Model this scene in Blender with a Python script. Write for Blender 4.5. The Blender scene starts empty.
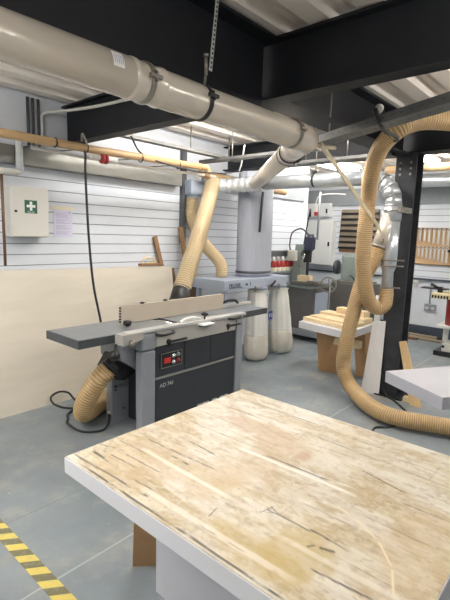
import bpy, bmesh, math, random
import numpy as np
from mathutils import Vector, Matrix
random.seed(7)
rng = np.random.default_rng(11)
SC = bpy.context.scene
COL = SC.collection
PI = math.pi
V = Vector

# ------------------------------------------------------------------ materials
def srgb(r, g, b):
    f = lambda c: (c/255/12.92) if c/255 <= .04045 else ((c/255+.055)/1.055)**2.4
    return (f(r), f(g), f(b), 1)

def mat(name, col, rough=.5, metal=0., var=.0, scale=8., bump=0., bscale=60., stretch=(1, 1, 1), spec=None, emit=None, estr=0., alpha=None, trans=0.):
    m = bpy.data.materials.new(name); m.use_nodes = True
    nt = m.node_tree; N = nt.nodes; L = nt.links
    p = N['Principled BSDF']
    p.inputs['Base Color'].default_value = col
    p.inputs['Roughness'].default_value = rough
    p.inputs['Metallic'].default_value = metal
    if spec is not None: p.inputs['Specular IOR Level'].default_value = spec
    if emit:
        p.inputs['Emission Color'].default_value = emit
        p.inputs['Emission Strength'].default_value = estr
    if trans: p.inputs['Transmission Weight'].default_value = trans
    if var or bump:
        tc = N.new('ShaderNodeTexCoord'); mp = N.new('ShaderNodeMapping')
        mp.inputs['Scale'].default_value = stretch
        L.new(tc.outputs['Object'], mp.inputs['Vector'])
    if var:
        n = N.new('ShaderNodeTexNoise'); n.inputs['Scale'].default_value = scale
        n.inputs['Detail'].default_value = 6; n.inputs['Roughness'].default_value = .65
        L.new(mp.outputs['Vector'], n.inputs['Vector'])
        r = N.new('ShaderNodeValToRGB')
        r.color_ramp.elements[0].position = .3; r.color_ramp.elements[1].position = .7
        r.color_ramp.elements[0].color = tuple(max(0, c*(1-var)) for c in col[:3])+(1,)
        r.color_ramp.elements[1].color = tuple(min(1, c*(1+var)) for c in col[:3])+(1,)
        L.new(n.outputs['Fac'], r.inputs['Fac']); L.new(r.outputs['Color'], p.inputs['Base Color'])
    if bump:
        n2 = N.new('ShaderNodeTexNoise'); n2.inputs['Scale'].default_value = bscale
        n2.inputs['Detail'].default_value = 4
        L.new(mp.outputs['Vector'], n2.inputs['Vector'])
        b = N.new('ShaderNodeBump'); b.inputs['Strength'].default_value = bump; b.inputs['Distance'].default_value = .01
        L.new(n2.outputs['Fac'], b.inputs['Height']); L.new(b.outputs['Normal'], p.inputs['Normal'])
    return m

M = dict(
    slat=mat('slatwall_white', srgb(226, 231, 238), .45, var=.03, scale=2),
    groove=mat('groove_grey', srgb(140, 148, 158), .6),
    wallpaint=mat('wall_paint', srgb(222, 228, 234), .6, var=.05, scale=3),
    wallgrey=mat('wall_grey', srgb(150, 156, 160), .6, var=.08, scale=3),
    deck=mat('roof_deck_white', srgb(242, 234, 224), .5, var=.05, scale=3),
    steel=mat('black_steel_paint', srgb(20, 23, 30), .62, var=.35, scale=5, bump=.1, bscale=40),
    steeledge=mat('grey_steel_flange', srgb(78, 82, 86), .5, var=.2, scale=6),
    colflange=mat('column_paint', srgb(52, 55, 60), .5, var=.4, scale=7),
    skirt=mat('dark_skirting', srgb(66, 74, 86), .5, var=.15, scale=5),
    duct=mat('duct_grey', srgb(226, 217, 203), .24, .2, var=.06, scale=5, stretch=(.4, 3, 3)),
    galv=mat('galvanised_duct', srgb(200, 206, 210), .3, .6, var=.1, scale=14),
    foil=mat('silver_foil', srgb(232, 236, 238), .35, .5, var=.1, scale=20, bump=.6, bscale=30),
    trunk=mat('galvanised_trunking', srgb(140, 140, 135), .36, .5, var=.15, scale=5, stretch=(.4, 1, 1)),
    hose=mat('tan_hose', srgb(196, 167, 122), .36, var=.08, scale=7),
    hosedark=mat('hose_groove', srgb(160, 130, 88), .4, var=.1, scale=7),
    hosesmooth=mat('tan_hose_smooth', srgb(200, 170, 126), .34, var=.09, scale=9),
    hosepale=mat('pale_hose', srgb(206, 188, 154), .4, var=.05, scale=8),
    tanpipe=mat('tan_pipe', srgb(176, 146, 106), .45, var=.12, scale=4, stretch=(.3, 1, 1)),
    whitepipe=mat('white_pipe', srgb(214, 212, 206), .45, var=.04, scale=6),
    clamp=mat('clamp_steel', srgb(150, 146, 138), .4, .7),
    darkclamp=mat('dark_clamp', srgb(52, 52, 52), .5, .3),
    tray=mat('tray_grey', srgb(106, 106, 104), .5, .2, var=.2, scale=9),
    machgrey=mat('machine_grey', srgb(146, 150, 156), .45, var=.05, scale=6, bump=.05, bscale=200),
    machlight=mat('machine_light_grey', srgb(178, 175, 170), .42, var=.05, scale=6),
    machdark=mat('machine_dark_panel', srgb(48, 52, 58), .45, var=.08, scale=8),
    stripe=mat('machine_stripe', srgb(150, 150, 146), .4, .2),
    castiron=mat('cast_iron', srgb(74, 78, 83), .42, .2, var=.18, scale=9),
    bed=mat('planed_bed', srgb(140, 146, 152), .35, .5, var=.1, scale=4, stretch=(1, 5, 1)),
    alu=mat('aluminium_fence', srgb(206, 194, 176), .4, .25, var=.04, scale=5),
    alurail=mat('aluminium_rail', srgb(206, 206, 204), .38, .3, var=.04, scale=5),
    black=mat('black_plastic', srgb(30, 30, 31), .45),
    rubber=mat('black_rubber', srgb(40, 42, 44), .55),
    whitetext=mat('white_lettering', srgb(196, 198, 196), .5),
    darktext=mat('dark_lettering', srgb(40, 48, 64), .5),
    red=mat('red_plastic', srgb(160, 44, 42), .4),
    redled=mat('red_display', srgb(120, 20, 16), .4, emit=(1, .06, .03, 1), estr=.3),
    silo=mat('filter_fabric', srgb(158, 163, 174), .6, var=.07, scale=6, stretch=(4, 4, .5)),
    bluegrey=mat('extractor_blue_grey', srgb(168, 178, 194), .45, var=.05, scale=5),
    bag=mat('translucent_bag', srgb(240, 240, 234), .45, var=.05, scale=6, bump=.7, bscale=7),
    bagfill=mat('bag_of_shavings', srgb(240, 234, 220), .6, var=.05, scale=12, bump=.7, bscale=12),
    bluelogo=mat('blue_print', srgb(40, 62, 132), .5),
    ply=mat('plywood', srgb(228, 220, 204), .5, var=.06, scale=3, stretch=(.5, 1, 3)),
    plyedge=mat('plywood_edge', srgb(176, 146, 104), .6, var=.2, scale=60, stretch=(1, 1, 6)),
    pine=mat('pine', srgb(236, 214, 174), .5, var=.1, scale=5, stretch=(.5, 6, 6)),
    pinez=mat('pine_upright', srgb(228, 196, 146), .5, var=.12, scale=5, stretch=(6, 6, .5)),
    brownwood=mat('brown_wood', srgb(150, 116, 84), .6, var=.2, scale=6, stretch=(5, 5, .6)),
    darkwood=mat('dark_wood', srgb(116, 88, 66), .6, var=.2, scale=6, stretch=(5, 5, .6)),
    oldwood=mat('old_grey_wood', srgb(146, 134, 116), .65, var=.15, scale=5, stretch=(5, .6, 5)),
    mdf=mat('mdf_brown', srgb(178, 140, 98), .6, var=.08, scale=8),
    benchwhite=mat('bench_white', srgb(222, 222, 226), .5, var=.02, scale=5),
    benchgrey=mat('bench_grey', srgb(196, 196, 204), .5, var=.03, scale=4),
    whiteboard=mat('white_board', srgb(240, 238, 236), .5, var=.05, scale=6, stretch=(3, 3, .6)),
    cabwhite=mat('cabinet_white', srgb(224, 222, 214), .4, var=.02, scale=4),
    green=mat('sign_green', srgb(52, 104, 82), .45),
    white=mat('white', srgb(236, 238, 236), .5),
    paperlilac=mat('paper_lilac', srgb(222, 220, 240), .7),
    papercream=mat('paper_cream', srgb(236, 230, 208), .7),
    ink=mat('grey_ink', srgb(166, 164, 190), .7),
    mach2=mat('machine_green_grey', srgb(134, 144, 140), .45, var=.08, scale=8),
    machbase=mat('machine_base_grey', srgb(102, 100, 97), .5, var=.08, scale=6),
    navy=mat('navy_motor', srgb(44, 50, 70), .4),
    chrome=mat('chrome', srgb(206, 208, 210), .22, .9),
    board=mat('tool_board', srgb(206, 174, 132), .6, var=.06, scale=8),
    spanner=mat('spanner_steel', srgb(222, 220, 216), .35, .15),
    cream=mat('cream_plastic', srgb(232, 218, 176), .45),
    socket=mat('socket_grey', srgb(150, 156, 166), .45, .3),
    strapc=mat('cream_strap', srgb(206, 192, 162), .55),
    lamp=mat('lamp_diffuser', (1, 1, 1, 1), .5, emit=(1, .965, .92, 1), estr=33.),
    lampnear=mat('lamp_diffuser_near', (1, 1, 1, 1), .5, emit=(1, .965, .92, 1), estr=11.5),
    lampbody=mat('lamp_body', srgb(226, 228, 230), .5),
    orange=mat('orange_wire', srgb(190, 110, 60), .5),
)

# concrete floor: grey blue paint, worn patches, joint lines, dust
def floor_material():
    m = bpy.data.materials.new('painted_concrete'); m.use_nodes = True
    nt = m.node_tree; N = nt.nodes; L = nt.links; p = N['Principled BSDF']
    tc = N.new('ShaderNodeNewGeometry')
    def noise(s, d=6, r=.6):
        n = N.new('ShaderNodeTexNoise'); n.inputs['Scale'].default_value = s
        n.inputs['Detail'].default_value = d; n.inputs['Roughness'].default_value = r
        L.new(tc.outputs['Position'], n.inputs['Vector']); return n.outputs['Fac']
    def ramp(src, a, b, ca, cb):
        r = N.new('ShaderNodeValToRGB'); e = r.color_ramp.elements
        e[0].position = a; e[1].position = b; e[0].color = ca; e[1].color = cb
        L.new(src, r.inputs['Fac']); return r.outputs['Color']
    def mix(f, a, b):
        x = N.new('ShaderNodeMix'); x.data_type = 'RGBA'
        if isinstance(f, float): x.inputs[0].default_value = f
        else: L.new(f, x.inputs[0])
        for i, s in ((6, a), (7, b)):
            if isinstance(s, tuple): x.inputs[i].default_value = s
            else: L.new(s, x.inputs[i])
        return x.outputs[2]
    base = ramp(noise(1.6), .3, .7, srgb(116, 126, 132), srgb(140, 149, 154))
    dust = ramp(noise(2.6, 8, .7), .52, .72, (0, 0, 0, 1), (1, 1, 1, 1))
    c = mix(dust, base, srgb(160, 158, 152))
    specks = ramp(noise(38, 3, .5), .72, .76, (0, 0, 0, 1), (.6, .6, .6, 1))
    c = mix(specks, c, srgb(196, 198, 196))
    sx = N.new('ShaderNodeSeparateXYZ'); L.new(tc.outputs['Position'], sx.inputs[0])
    def line(out, pos, w, colr, c, k=.8):
        a = N.new('ShaderNodeMath'); a.operation = 'ADD'; L.new(sx.outputs[out], a.inputs[0])
        nn = N.new('ShaderNodeMath'); nn.operation = 'MULTIPLY'; L.new(noise(7), nn.inputs[0]); nn.inputs[1].default_value = .012
        L.new(nn.outputs[0], a.inputs[1])
        s = N.new('ShaderNodeMath'); s.operation = 'COMPARE'; L.new(a.outputs[0], s.inputs[0])
        s.inputs[1].default_value = pos+.006; s.inputs[2].default_value = w
        g = N.new('ShaderNodeMath'); g.operation = 'MULTIPLY'; L.new(s.outputs[0], g.inputs[0]); g.inputs[1].default_value = k
        return mix(g.outputs[0], c, colr)
    stain = ramp(noise(1.9, 7, .72), .56, .7, (0, 0, 0, 1), (.5, .5, .5, 1))
    c = mix(stain, c, srgb(138, 130, 122))
    c = line('Y', 1.79, .006, srgb(178, 182, 182), c, .7)
    c = line('Y', 2.36, .004, srgb(104, 110, 112), c, .5)
    c = line('X', 3.62, .006, srgb(128, 134, 138), c, .6)
    L.new(c, p.inputs['Base Color'])
    L.new(ramp(noise(5), .3, .7, (.36, .36, .36, 1), (.55, .55, .55, 1)), p.inputs['Roughness'])
    b = N.new('ShaderNodeBump'); b.inputs['Strength'].default_value = .08
    L.new(noise(60, 4), b.inputs['Height']); L.new(b.outputs['Normal'], p.inputs['Normal'])
    return m

def hazard_material():
    m = bpy.data.materials.new('hazard_stripes'); m.use_nodes = True
    nt = m.node_tree; N = nt.nodes; L = nt.links; p = N['Principled BSDF']
    tc = N.new('ShaderNodeTexCoord'); sx = N.new('ShaderNodeSeparateXYZ'); L.new(tc.outputs['Object'], sx.inputs[0])
    def mth(op, a, b):
        x = N.new('ShaderNodeMath'); x.operation = op
        for i, s in enumerate((a, b)):
            if isinstance(s, (int, float)): x.inputs[i].default_value = s
            else: L.new(s, x.inputs[i])
        return x.outputs[0]
    s = mth('ADD', mth('MULTIPLY', sx.outputs['X'], .75), sx.outputs['Y'])
    f = mth('GREATER_THAN', mth('FRACT', mth('DIVIDE', s, .118), 0), .5)
    n = N.new('ShaderNodeTexNoise'); n.inputs['Scale'].default_value = 30; n.inputs['Detail'].default_value = 6
    L.new(tc.outputs['Object'], n.inputs['Vector'])
    x = N.new('ShaderNodeMix'); x.data_type = 'RGBA'; L.new(f, x.inputs[0])
    x.inputs[6].default_value = srgb(216, 198, 104); x.inputs[7].default_value = srgb(116, 112, 84)
    y = N.new('ShaderNodeMix'); y.data_type = 'RGBA'
    r = N.new('ShaderNodeValToRGB'); r.color_ramp.elements[0].position = .5; r.color_ramp.elements[1].position = .75
    r.color_ramp.elements[1].color = (.45, .45, .45, 1)
    L.new(n.outputs['Fac'], r.inputs['Fac']); L.new(r.outputs['Color'], y.inputs[0])
    L.new(x.outputs[2], y.inputs[6]); y.inputs[7].default_value = srgb(160, 160, 146)
    L.new(y.outputs[2], p.inputs['Base Color']); p.inputs['Roughness'].default_value = .5
    return m

def attr_material(name, attr, rough):
    m = bpy.data.materials.new(name); m.use_nodes = True
    nt = m.node_tree; N = nt.nodes; L = nt.links; p = N['Principled BSDF']
    a = N.new('ShaderNodeAttribute'); a.attribute_name = attr
    L.new(a.outputs['Color'], p.inputs['Base Color']); p.inputs['Roughness'].default_value = rough
    n = N.new('ShaderNodeTexNoise'); n.inputs['Scale'].default_value = 90
    b = N.new('ShaderNodeBump'); b.inputs['Strength'].default_value = .08
    L.new(n.outputs['Fac'], b.inputs['Height']); L.new(b.outputs['Normal'], p.inputs['Normal'])
    return m
M['floor'] = floor_material(); M['hazard'] = hazard_material()

# ------------------------------------------------------------------ building
BASE = {}                                   # object name -> world position of its origin
def wpos(o): return BASE.get(o.name, V((0, 0, 0))) if o else V((0, 0, 0))

def tag(o, label, cat, group=None):
    o['label'] = label; o['category'] = cat
    if group: o['group'] = group
    return o

def thing(name, label, cat, loc, group=None):
    o = bpy.data.objects.new(name, None); COL.objects.link(o)
    o.location = loc; o.empty_display_size = .05; BASE[o.name] = V(loc)
    return tag(o, label, cat, group)

class B:
    """collects shapes (in world coordinates), then links them as one mesh object"""
    def __init__(s): s.bm = bmesh.new(); s.mi = 0
    def _new(s, geom_faces):
        for f in geom_faces: f.material_index = s.mi
    def box(s, a, b, bev=0., rot=None):
        a = V(a); b = V(b); c = (a+b)/2; d = b-a
        r = bmesh.ops.create_cube(s.bm, size=1)
        vs = r['verts']
        for v in vs: v.co = V((v.co.x*d.x, v.co.y*d.y, v.co.z*d.z))
        if bev:
            es = list({e for v in vs for e in v.link_edges})
            rr = bmesh.ops.bevel(s.bm, geom=es, offset=bev, segments=2, affect='EDGES', profile=.6)
            vs = list({v for f in rr['faces'] for v in f.verts} | {v for v in vs if v.is_valid})
        m = Matrix.Translation(c)
        if rot is not None: m = m @ rot
        for v in vs: v.co = m @ v.co
        s._new({f for v in vs for f in v.link_faces})
        return s
    def quadbar(s, p, q, w, t, up=(0, 0, 1), bev=0.):
        """a board from p to q, width w along up x dir, thickness t"""
        p = V(p); q = V(q); d = (q-p); L = d.length; d.normalize()
        u = V(up); sd = d.cross(u)
        if sd.length < 1e-4: sd = d.cross(V((1, 0, 0)))
        sd.normalize(); u = sd.cross(d)
        rot = Matrix((d, sd, u)).transposed().to_4x4()
        c = (p+q)/2
        return s.box(c-V((L/2, w/2, t/2)), c+V((L/2, w/2, t/2)), bev, rot)
    def sweep(s, pts, rad, n=12, smooth=True, caps=True, step=None, mats=None):
        P = spline(pts, step) if step else [V(p) for p in pts]
        k = len(P); T = []
        for i in range(k):
            t = P[min(i+1, k-1)]-P[max(i-1, 0)]; T.append(t.normalized())
        a = V((0, 0, 1)) if abs(T[0].z) < .9 else V((1, 0, 0))
        x = T[0].cross(a).normalized(); rings = []; acc = 0
        for i in range(k):
            if i: acc += (P[i]-P[i-1]).length
            x = (x-T[i]*x.dot(T[i])).normalized(); y = T[i].cross(x)
            r = rad(acc, i) if callable(rad) else rad
            rings.append([s.bm.verts.new(P[i]+(x*math.cos(2*PI*j/n)+y*math.sin(2*PI*j/n))*r) for j in range(n)])
        for i in range(k-1):
            for j in range(n):
                f = s.bm.faces.new((rings[i][j], rings[i][(j+1) % n], rings[i+1][(j+1) % n], rings[i+1][j]))
                f.smooth = smooth; f.material_index = mats(i) if mats else s.mi
        if caps:
            for R in (rings[0][::-1], rings[-1]):
                f = s.bm.faces.new(R); f.material_index = s.mi
        return s
    def cyl(s, p, q, r, r2=None, n=16, smooth=True):
        r2 = r if r2 is None else r2
        return s.sweep([p, q], lambda a, i: r if i == 0 else r2, n, smooth)
    def lathe(s, prof, o, axis=(0, 0, 1), n=24, sx=1., sy=1.):
        """prof: (radius, height) pairs round an axis through o"""
        ax = V(axis).normalized(); a = V((1, 0, 0)) if abs(ax.x) < .9 else V((0, 1, 0))
        y = ax.cross(a).normalized(); x = y.cross(ax); o = V(o); rings = []
        for r, h in prof:
            rings.append([s.bm.verts.new(o+ax*h+x*(sx*r*math.cos(2*PI*j/n))+y*(sy*r*math.sin(2*PI*j/n))) for j in range(n)])
        for i in range(len(rings)-1):
            for j in range(n):
                f = s.bm.faces.new((rings[i][j], rings[i][(j+1) % n], rings[i+1][(j+1) % n], rings[i+1][j])); f.smooth = True; f.material_index = s.mi
        for R in (rings[0][::-1], rings[-1]):
            if (R[0].co-R[n//2].co).length > 1e-5:
                f = s.bm.faces.new(R); f.material_index = s.mi
        return s
    def torus(s, o, axis, R, r, n=28, m=8):
        ax = V(axis).normalized(); a = V((0, 0, 1)) if abs(ax.z) < .9 else V((1, 0, 0))
        y = ax.cross(a).normalized(); x = y.cross(ax); o = V(o); g = []
        for i in range(n):
            d = x*math.cos(2*PI*i/n)+y*math.sin(2*PI*i/n)
            g.append([s.bm.verts.new(o+d*(R+r*math.cos(2*PI*j/m))+ax*(r*math.sin(2*PI*j/m))) for j in range(m)])
        for i in range(n):
            for j in range(m):
                f = s.bm.faces.new((g[i][j], g[(i+1) % n][j], g[(i+1) % n][(j+1) % m], g[i][(j+1) % m])); f.smooth = True; f.material_index = s.mi
        return s
    def prism(s, poly, d):
        """poly: world points of a planar outline, pushed along d"""
        a = [s.bm.verts.new(V(p)) for p in poly]; b = [s.bm.verts.new(V(p)+V(d)) for p in poly]; n = len(a)
        fs = [s.bm.faces.new(a), s.bm.faces.new(b[::-1])]
        for i in range(n): fs.append(s.bm.faces.new((a[i], b[i], b[(i+1) % n], a[(i+1) % n])))
        s._new(fs); return s
    def build(s, name, m, parent=None, weld=False):
        ms = m if isinstance(m, (list, tuple)) else [m]
        bmesh.ops.recalc_face_normals(s.bm, faces=s.bm.faces)
        w = wpos(parent)
        if parent is None:
            xs = [v.co for v in s.bm.verts]
            w = V((sum(c.x for c in xs)/len(xs), sum(c.y for c in xs)/len(xs), min(c.z for c in xs)))
        for v in s.bm.verts: v.co -= w
        me = bpy.data.meshes.new(name); s.bm.to_mesh(me); s.bm.free()
        for q in ms: me.materials.append(M[q] if isinstance(q, str) else q)
        o = bpy.data.objects.new(name, me); COL.objects.link(o)
        if parent is None: o.location = w
        else: o.parent = parent
        BASE[o.name] = w.copy()
        return o

def spline(pts, step):
    """Catmull-Rom through pts, resampled at even steps"""
    P = [V(p) for p in pts]
    P = [P[0]*2-P[1]]+P+[P[-1]*2-P[-2]]; out = []
    for i in range(1, len(P)-2):
        a, b, c, d = P[i-1:i+3]
        for k in range(40):
            t = k/40
            out.append(.5*((2*b)+(c-a)*t+(2*a-5*b+4*c-d)*t*t+(3*b-a-3*c+d)*t**3))
    out.append(P[-2])
    L = [0]
    for i in range(1, len(out)): L.append(L[-1]+(out[i]-out[i-1]).length)
    n = max(2, int(L[-1]/step)); res = []; j = 0
    for k in range(n+1):
        s = L[-1]*k/n
        while j < len(L)-2 and L[j+1] < s: j += 1
        f = (s-L[j])/max(1e-9, L[j+1]-L[j]); res.append(out[j].lerp(out[j+1], f))
    return res

def struct(o, kind='structure'):
    o['kind'] = kind; return o

def text(body, name, size, o, xdir, up, m, parent, extrude=.0008, bold=False):
    """flat lettering as a mesh: o is the lower left corner"""
    cu = bpy.data.curves.new('lettering', 'FONT'); cu.body = body; cu.size = size; cu.extrude = extrude
    if bold: cu.offset = size*.02
    t = bpy.data.objects.new('lettering', cu); COL.objects.link(t)
    bpy.context.view_layer.update()
    me = bpy.data.meshes.new_from_object(t.evaluated_get(bpy.context.evaluated_depsgraph_get()))
    bpy.data.objects.remove(t)
    x = V(xdir).normalized(); z = V(up).normalized(); nrm = x.cross(z)
    mt = Matrix((x, z, nrm)).transposed().to_4x4(); mt.translation = V(o)-wpos(parent)
    me.transform(mt); me.materials.clear(); me.materials.append(M[m])
    ob = bpy.data.objects.new(name, me); COL.objects.link(ob); ob.parent = parent
    BASE[ob.name] = wpos(parent); return ob

def ribbed(r, pitch=.022, amp=.0035):
    return lambda a, i: r+amp*math.cos(2*PI*a/pitch)
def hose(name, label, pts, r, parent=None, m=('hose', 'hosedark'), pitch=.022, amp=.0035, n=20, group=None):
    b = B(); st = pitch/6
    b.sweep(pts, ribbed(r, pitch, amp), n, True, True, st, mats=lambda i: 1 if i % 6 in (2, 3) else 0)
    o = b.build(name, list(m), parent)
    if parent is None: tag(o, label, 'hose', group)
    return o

# ------------------------------------------------------------------ the room
WX0, WX1, WY0, WY1, CZ = -2.6, 7.7, -3.4, 4.05, 2.82
b = B(); b.box((WX0-.2, WY0-.2, -.1), (WX1+.2, 5.5, 0)); struct(b.build('floor', 'floor'))

# roof deck: trapezoidal ribs running along the wall direction
b = B(); prof = []; y = WY0-.1; 
while y < 5.4:
    prof += [(y, CZ), (y+.03, CZ-.055), (y+.15, CZ-.055), (y+.18, CZ), (y+.215, CZ), (y+.222, CZ-.012), (y+.238, CZ-.012), (y+.245, CZ)]; y += .28
prof += [(5.5, CZ)]
va = [b.bm.verts.new((WX0-.1, p[0], p[1])) for p in prof]; vb = [b.bm.verts.new((WX1+.1, p[0], p[1])) for p in prof]
for i in range(len(prof)-1): b.bm.faces.new((va[i], va[i+1], vb[i+1], vb[i]))
tu = [b.bm.verts.new((x, yy, CZ+.1)) for x, yy in ((WX0-.1, prof[0][0]), (WX1+.1, prof[0][0]), (WX1+.1, 5.5), (WX0-.1, 5.5))]
b.bm.faces.new(tu)
struct(b.build('ceiling', 'deck'))

def slat_wall(name, axis, pos, a0, a1, z0, z1, zs, back, flip):
    """slatted panel with real grooves; axis 'x': runs along x at y=pos"""
    b = B(); prof = [(0, z0)]
    for z in zs:
        prof += [(0, z-.0042), (.011, z-.0042), (.011, z+.0042), (0, z+.0042)]
    prof += [(0, z1)]
    def pt(a, d, z): return (a, pos+d, z) if axis == 'x' else (pos+d, a, z)
    va = [b.bm.verts.new(pt(a0, d, z)) for d, z in prof]; vb = [b.bm.verts.new(pt(a1, d, z)) for d, z in prof]
    for i in range(len(prof)-1):
        f = b.bm.faces.new((va[i], va[i+1], vb[i+1], vb[i]))
        if prof[i][0] > .01 and prof[i+1][0] > .01: f.material_index = 1
    b.box(pt(a0, .014, z0), pt(a1, back, z1)) if axis == 'x' else b.box((pos+.014, a0, z0), (pos+back, a1, z1))
    return struct(b.build(name, ['slat', 'groove']))
ZS = [.40+.0985*k for k in range(24)]
slat_wall('wall_left', 'x', WY1, WX0, 6.62, 0, CZ+.06, [z for z in ZS if z < 2.2], .1, False)
b = B(); b.box((6.52, WY1-.012, 0), (6.66, WY1+.16, CZ+.06)); struct(b.build('trim_1', 'wallpaint'))
b = B(); b.box((6.62, WY1+.1, 0), (6.72, 5.3, CZ+.06)); struct(b.build('wall_return', 'wallpaint'))
b = B(); b.box((6.6, 5.25, 0), (WX1+.1, 5.35, CZ+.06)); struct(b.build('wall_alcove', 'wallpaint'))
slat_wall('wall_far', 'y', WX1, WY0, 5.3, .98, 2.2, [1.02+.1*k for k in range(12)], .1, False)
b = B(); b.box((WX1, WY0, 0), (WX1+.1, 5.3, .98)); b.box((WX1, WY0, 2.2), (WX1+.1, 5.3, CZ+.06)); struct(b.build('wall_far_painted', 'wallpaint'))
b = B(); b.box((WX1-.03, WY0, 2.2), (WX1, 5.25, 2.5)); struct(b.build('trim_2', 'wallgrey'))
b = B(); b.box((WX1-.03, WY0, .965), (WX1, 5.25, .995)); struct(b.build('trim_3', 'skirt'))
b = B(); b.box((WX1-.02, WY0, 0), (WX1, 5.25, .2)); struct(b.build('baseboard_far', 'skirt'))
b = B(); b.box((4.1, WY1-.035, 2.2), (6.52, WY1, 2.4)); struct(b.build('trim_4', 'wallgrey'))
b = B(); b.box((WX0-.1, WY0-.1, 0), (WX0, WY1+.1, CZ+.06)); struct(b.build('wall_near', 'wallpaint'))
b = B(); b.box((WX0, WY0-.1, 0), (WX1+.1, WY0, CZ+.06)); struct(b.build('wall_right', 'wallpaint'))

# ------------------------------------------------------------------ steel frame
def ibeam(name, label, axis, c, a0, a1, z0, z1, w=.2, tf=.016, tw=.012, bevel=0):
    b = B()
    if axis == 'y':
        b.box((c-w/2, a0, z0), (c+w/2, a1, z0+tf)); b.box((c-w/2, a0, z1-tf), (c+w/2, a1, z1)); b.box((c-tw/2, a0, z0+tf), (c+tw/2, a1, z1-tf))
    else:
        b.box((a0, c-w/2, z0), (a1, c+w/2, z0+tf)); b.box((a0, c-w/2, z1-tf), (a1, c+w/2, z1)); b.box((a0, c-tw/2, z0+tf), (a1, c+tw/2, z1-tf))
    o = struct(b.build(name, 'steel')); tag(o, label, 'beam'); return o
ibeam('steel_beam', 'black steel roof beam crossing over the tan hose to the top right', 'y', 2.285, WY0, WY1, 2.418, 2.755, w=.12)
ibeam('steel_beam', 'deep black steel beam right above the large grey duct', 'x', 1.71, WX0, 2.222, 2.325, 2.75)
ibeam('steel_beam', 'black steel beam between the duct end and the column head', 'x', 1.7, 2.348, 4.5, 2.425, 2.755)
ibeam('steel_beam', 'black steel beam resting on the column head beyond the duct', 'y', 4.6, WY0, WY1, 2.45, 2.755)
t = thing('steel_column', 'black steel column beside the vertical silver duct', 'column', (4.6, 1.65, 0)); t['kind'] = 'structure'
b = B(); b.box((4.5, 1.55, .015), (4.516, 1.75, 2.45)); b.box((4.684, 1.55, .015), (4.7, 1.75, 2.45)); b.box((4.516, 1.644, .015), (4.684, 1.656, 2.45)); b.build('shaft', 'colflange', t)
b = B(); b.box((4.42, 1.47, 0), (4.78, 1.83, .015)); b.build('base_plate', 'steel', t)
for k in range(3):
    for yy in (1.60, 1.70):
        b = B(); b.cyl((4.485, yy, 2.25+.055*k), (4.5, yy, 2.25+.055*k), .012, n=6, smooth=False); b.build('bolt', 'clamp', t)

# ------------------------------------------------------------------ ceiling lights
def batten(x0, x1, y, label, z=2.5, lm='lamp'):
    t = thing('ceiling_light', label, 'light', ((x0+x1)/2, y, z), 'strip lights under the roof deck')
    b = B(); b.box((x0, y-.015, z+.045), (x1, y+.015, z+.06), .004); b.build('housing', 'lampbody', t)
    b = B(); b.box((x0+.02, y-.06, z-.02), (x1-.02, y+.06, z+.045), .012); b.build('diffuser', lm, t)
    for x in (x0+.2, x1-.2):
        b = B(); b.cyl((x, y, z+.06), (x, y, CZ-.03), .004, n=6); b.build('hanger', 'clamp', t)
batten(-1.6, -.35, -.05, 'strip light behind the camera, first of its row over the bench', 2.58, 'lampnear')
batten(-.3, .95, -.05, 'strip light over the camera, middle of its row', 2.58, 'lampnear')
batten(1.0, 1.95, -.05, 'strip light over the bench, nearest the crossing roof beam', 2.58, 'lampnear')
batten(-1.8, .5, 1.98, 'added fill light in the left bay next to the deep black beam')  # extra lamp out of view, added to brighten the slatted wall
batten(2.8, 4.3, .1, 'strip light to the right beyond the near roof beam')
batten(-1.8, .5, 2.7, 'strip light above the plywood sheet at the left')
batten(2.75, 4.2, 3.05, 'strip light behind the large duct between two roof beams', 2.70)
batten(2.65, 4.2, 2.06, 'added unseen fill light behind the black beam of the duct', 2.69)  # hidden lamp added to brighten the collection bags
batten(5.1, 6.5, -.4, 'strip light to the right of the column')
batten(5.3, 6.7, 2.05, 'strip light seen to the right of the column under the roof', 2.68)
batten(5.4, 7.1, 3.4, 'strip light over the small machines along the far wall', 2.68)

# ------------------------------------------------------------------ foreground workbench
TX0, TX1, TY0, TY1, TZ = .766, 1.79, .22, 1.425, .8
t = thing('workbench', 'worn cream topped white workbench in the foreground with dark gouges', 'workbench', (1.28, .82, 0))
nx, ny = 300, 350
X, Y = np.meshgrid(np.linspace(TX0, TX1, nx), np.linspace(TY0, TY1, ny), indexing='ij')
def vnoise(fx, fy, seed, octv=4):
    r = np.random.default_rng(seed); out = np.zeros_like(X); amp = 1; tot = 0
    for k in range(octv):
        gx, gy = fx*2**k, fy*2**k
        G = r.random((int(gx*1.1)+3, int(gy*1.3)+3))
        u = (X-TX0)*gx; v = (Y-TY0)*gy; iu = u.astype(int); iv = v.astype(int); fu = u-iu; fv = v-iv
        fu = fu*fu*(3-2*fu); fv = fv*fv*(3-2*fv)
        out += amp*((G[iu, iv]*(1-fu)+G[iu+1, iv]*fu)*(1-fv)+(G[iu, iv+1]*(1-fu)+G[iu+1, iv+1]*fu)*fv); tot += amp; amp *= .55
    return out/tot
def lin(c): return np.array(srgb(*c)[:3])
def sstep(a, b, x): t_ = np.clip((x-a)/(b-a), 0, 1); return t_*t_*(3-2*t_)
C = np.ones((nx, ny, 3))*lin((220, 211, 188))
def blend(mask, c): 
    global C
    C = C*(1-mask[..., None])+lin(c)*mask[..., None]
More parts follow.
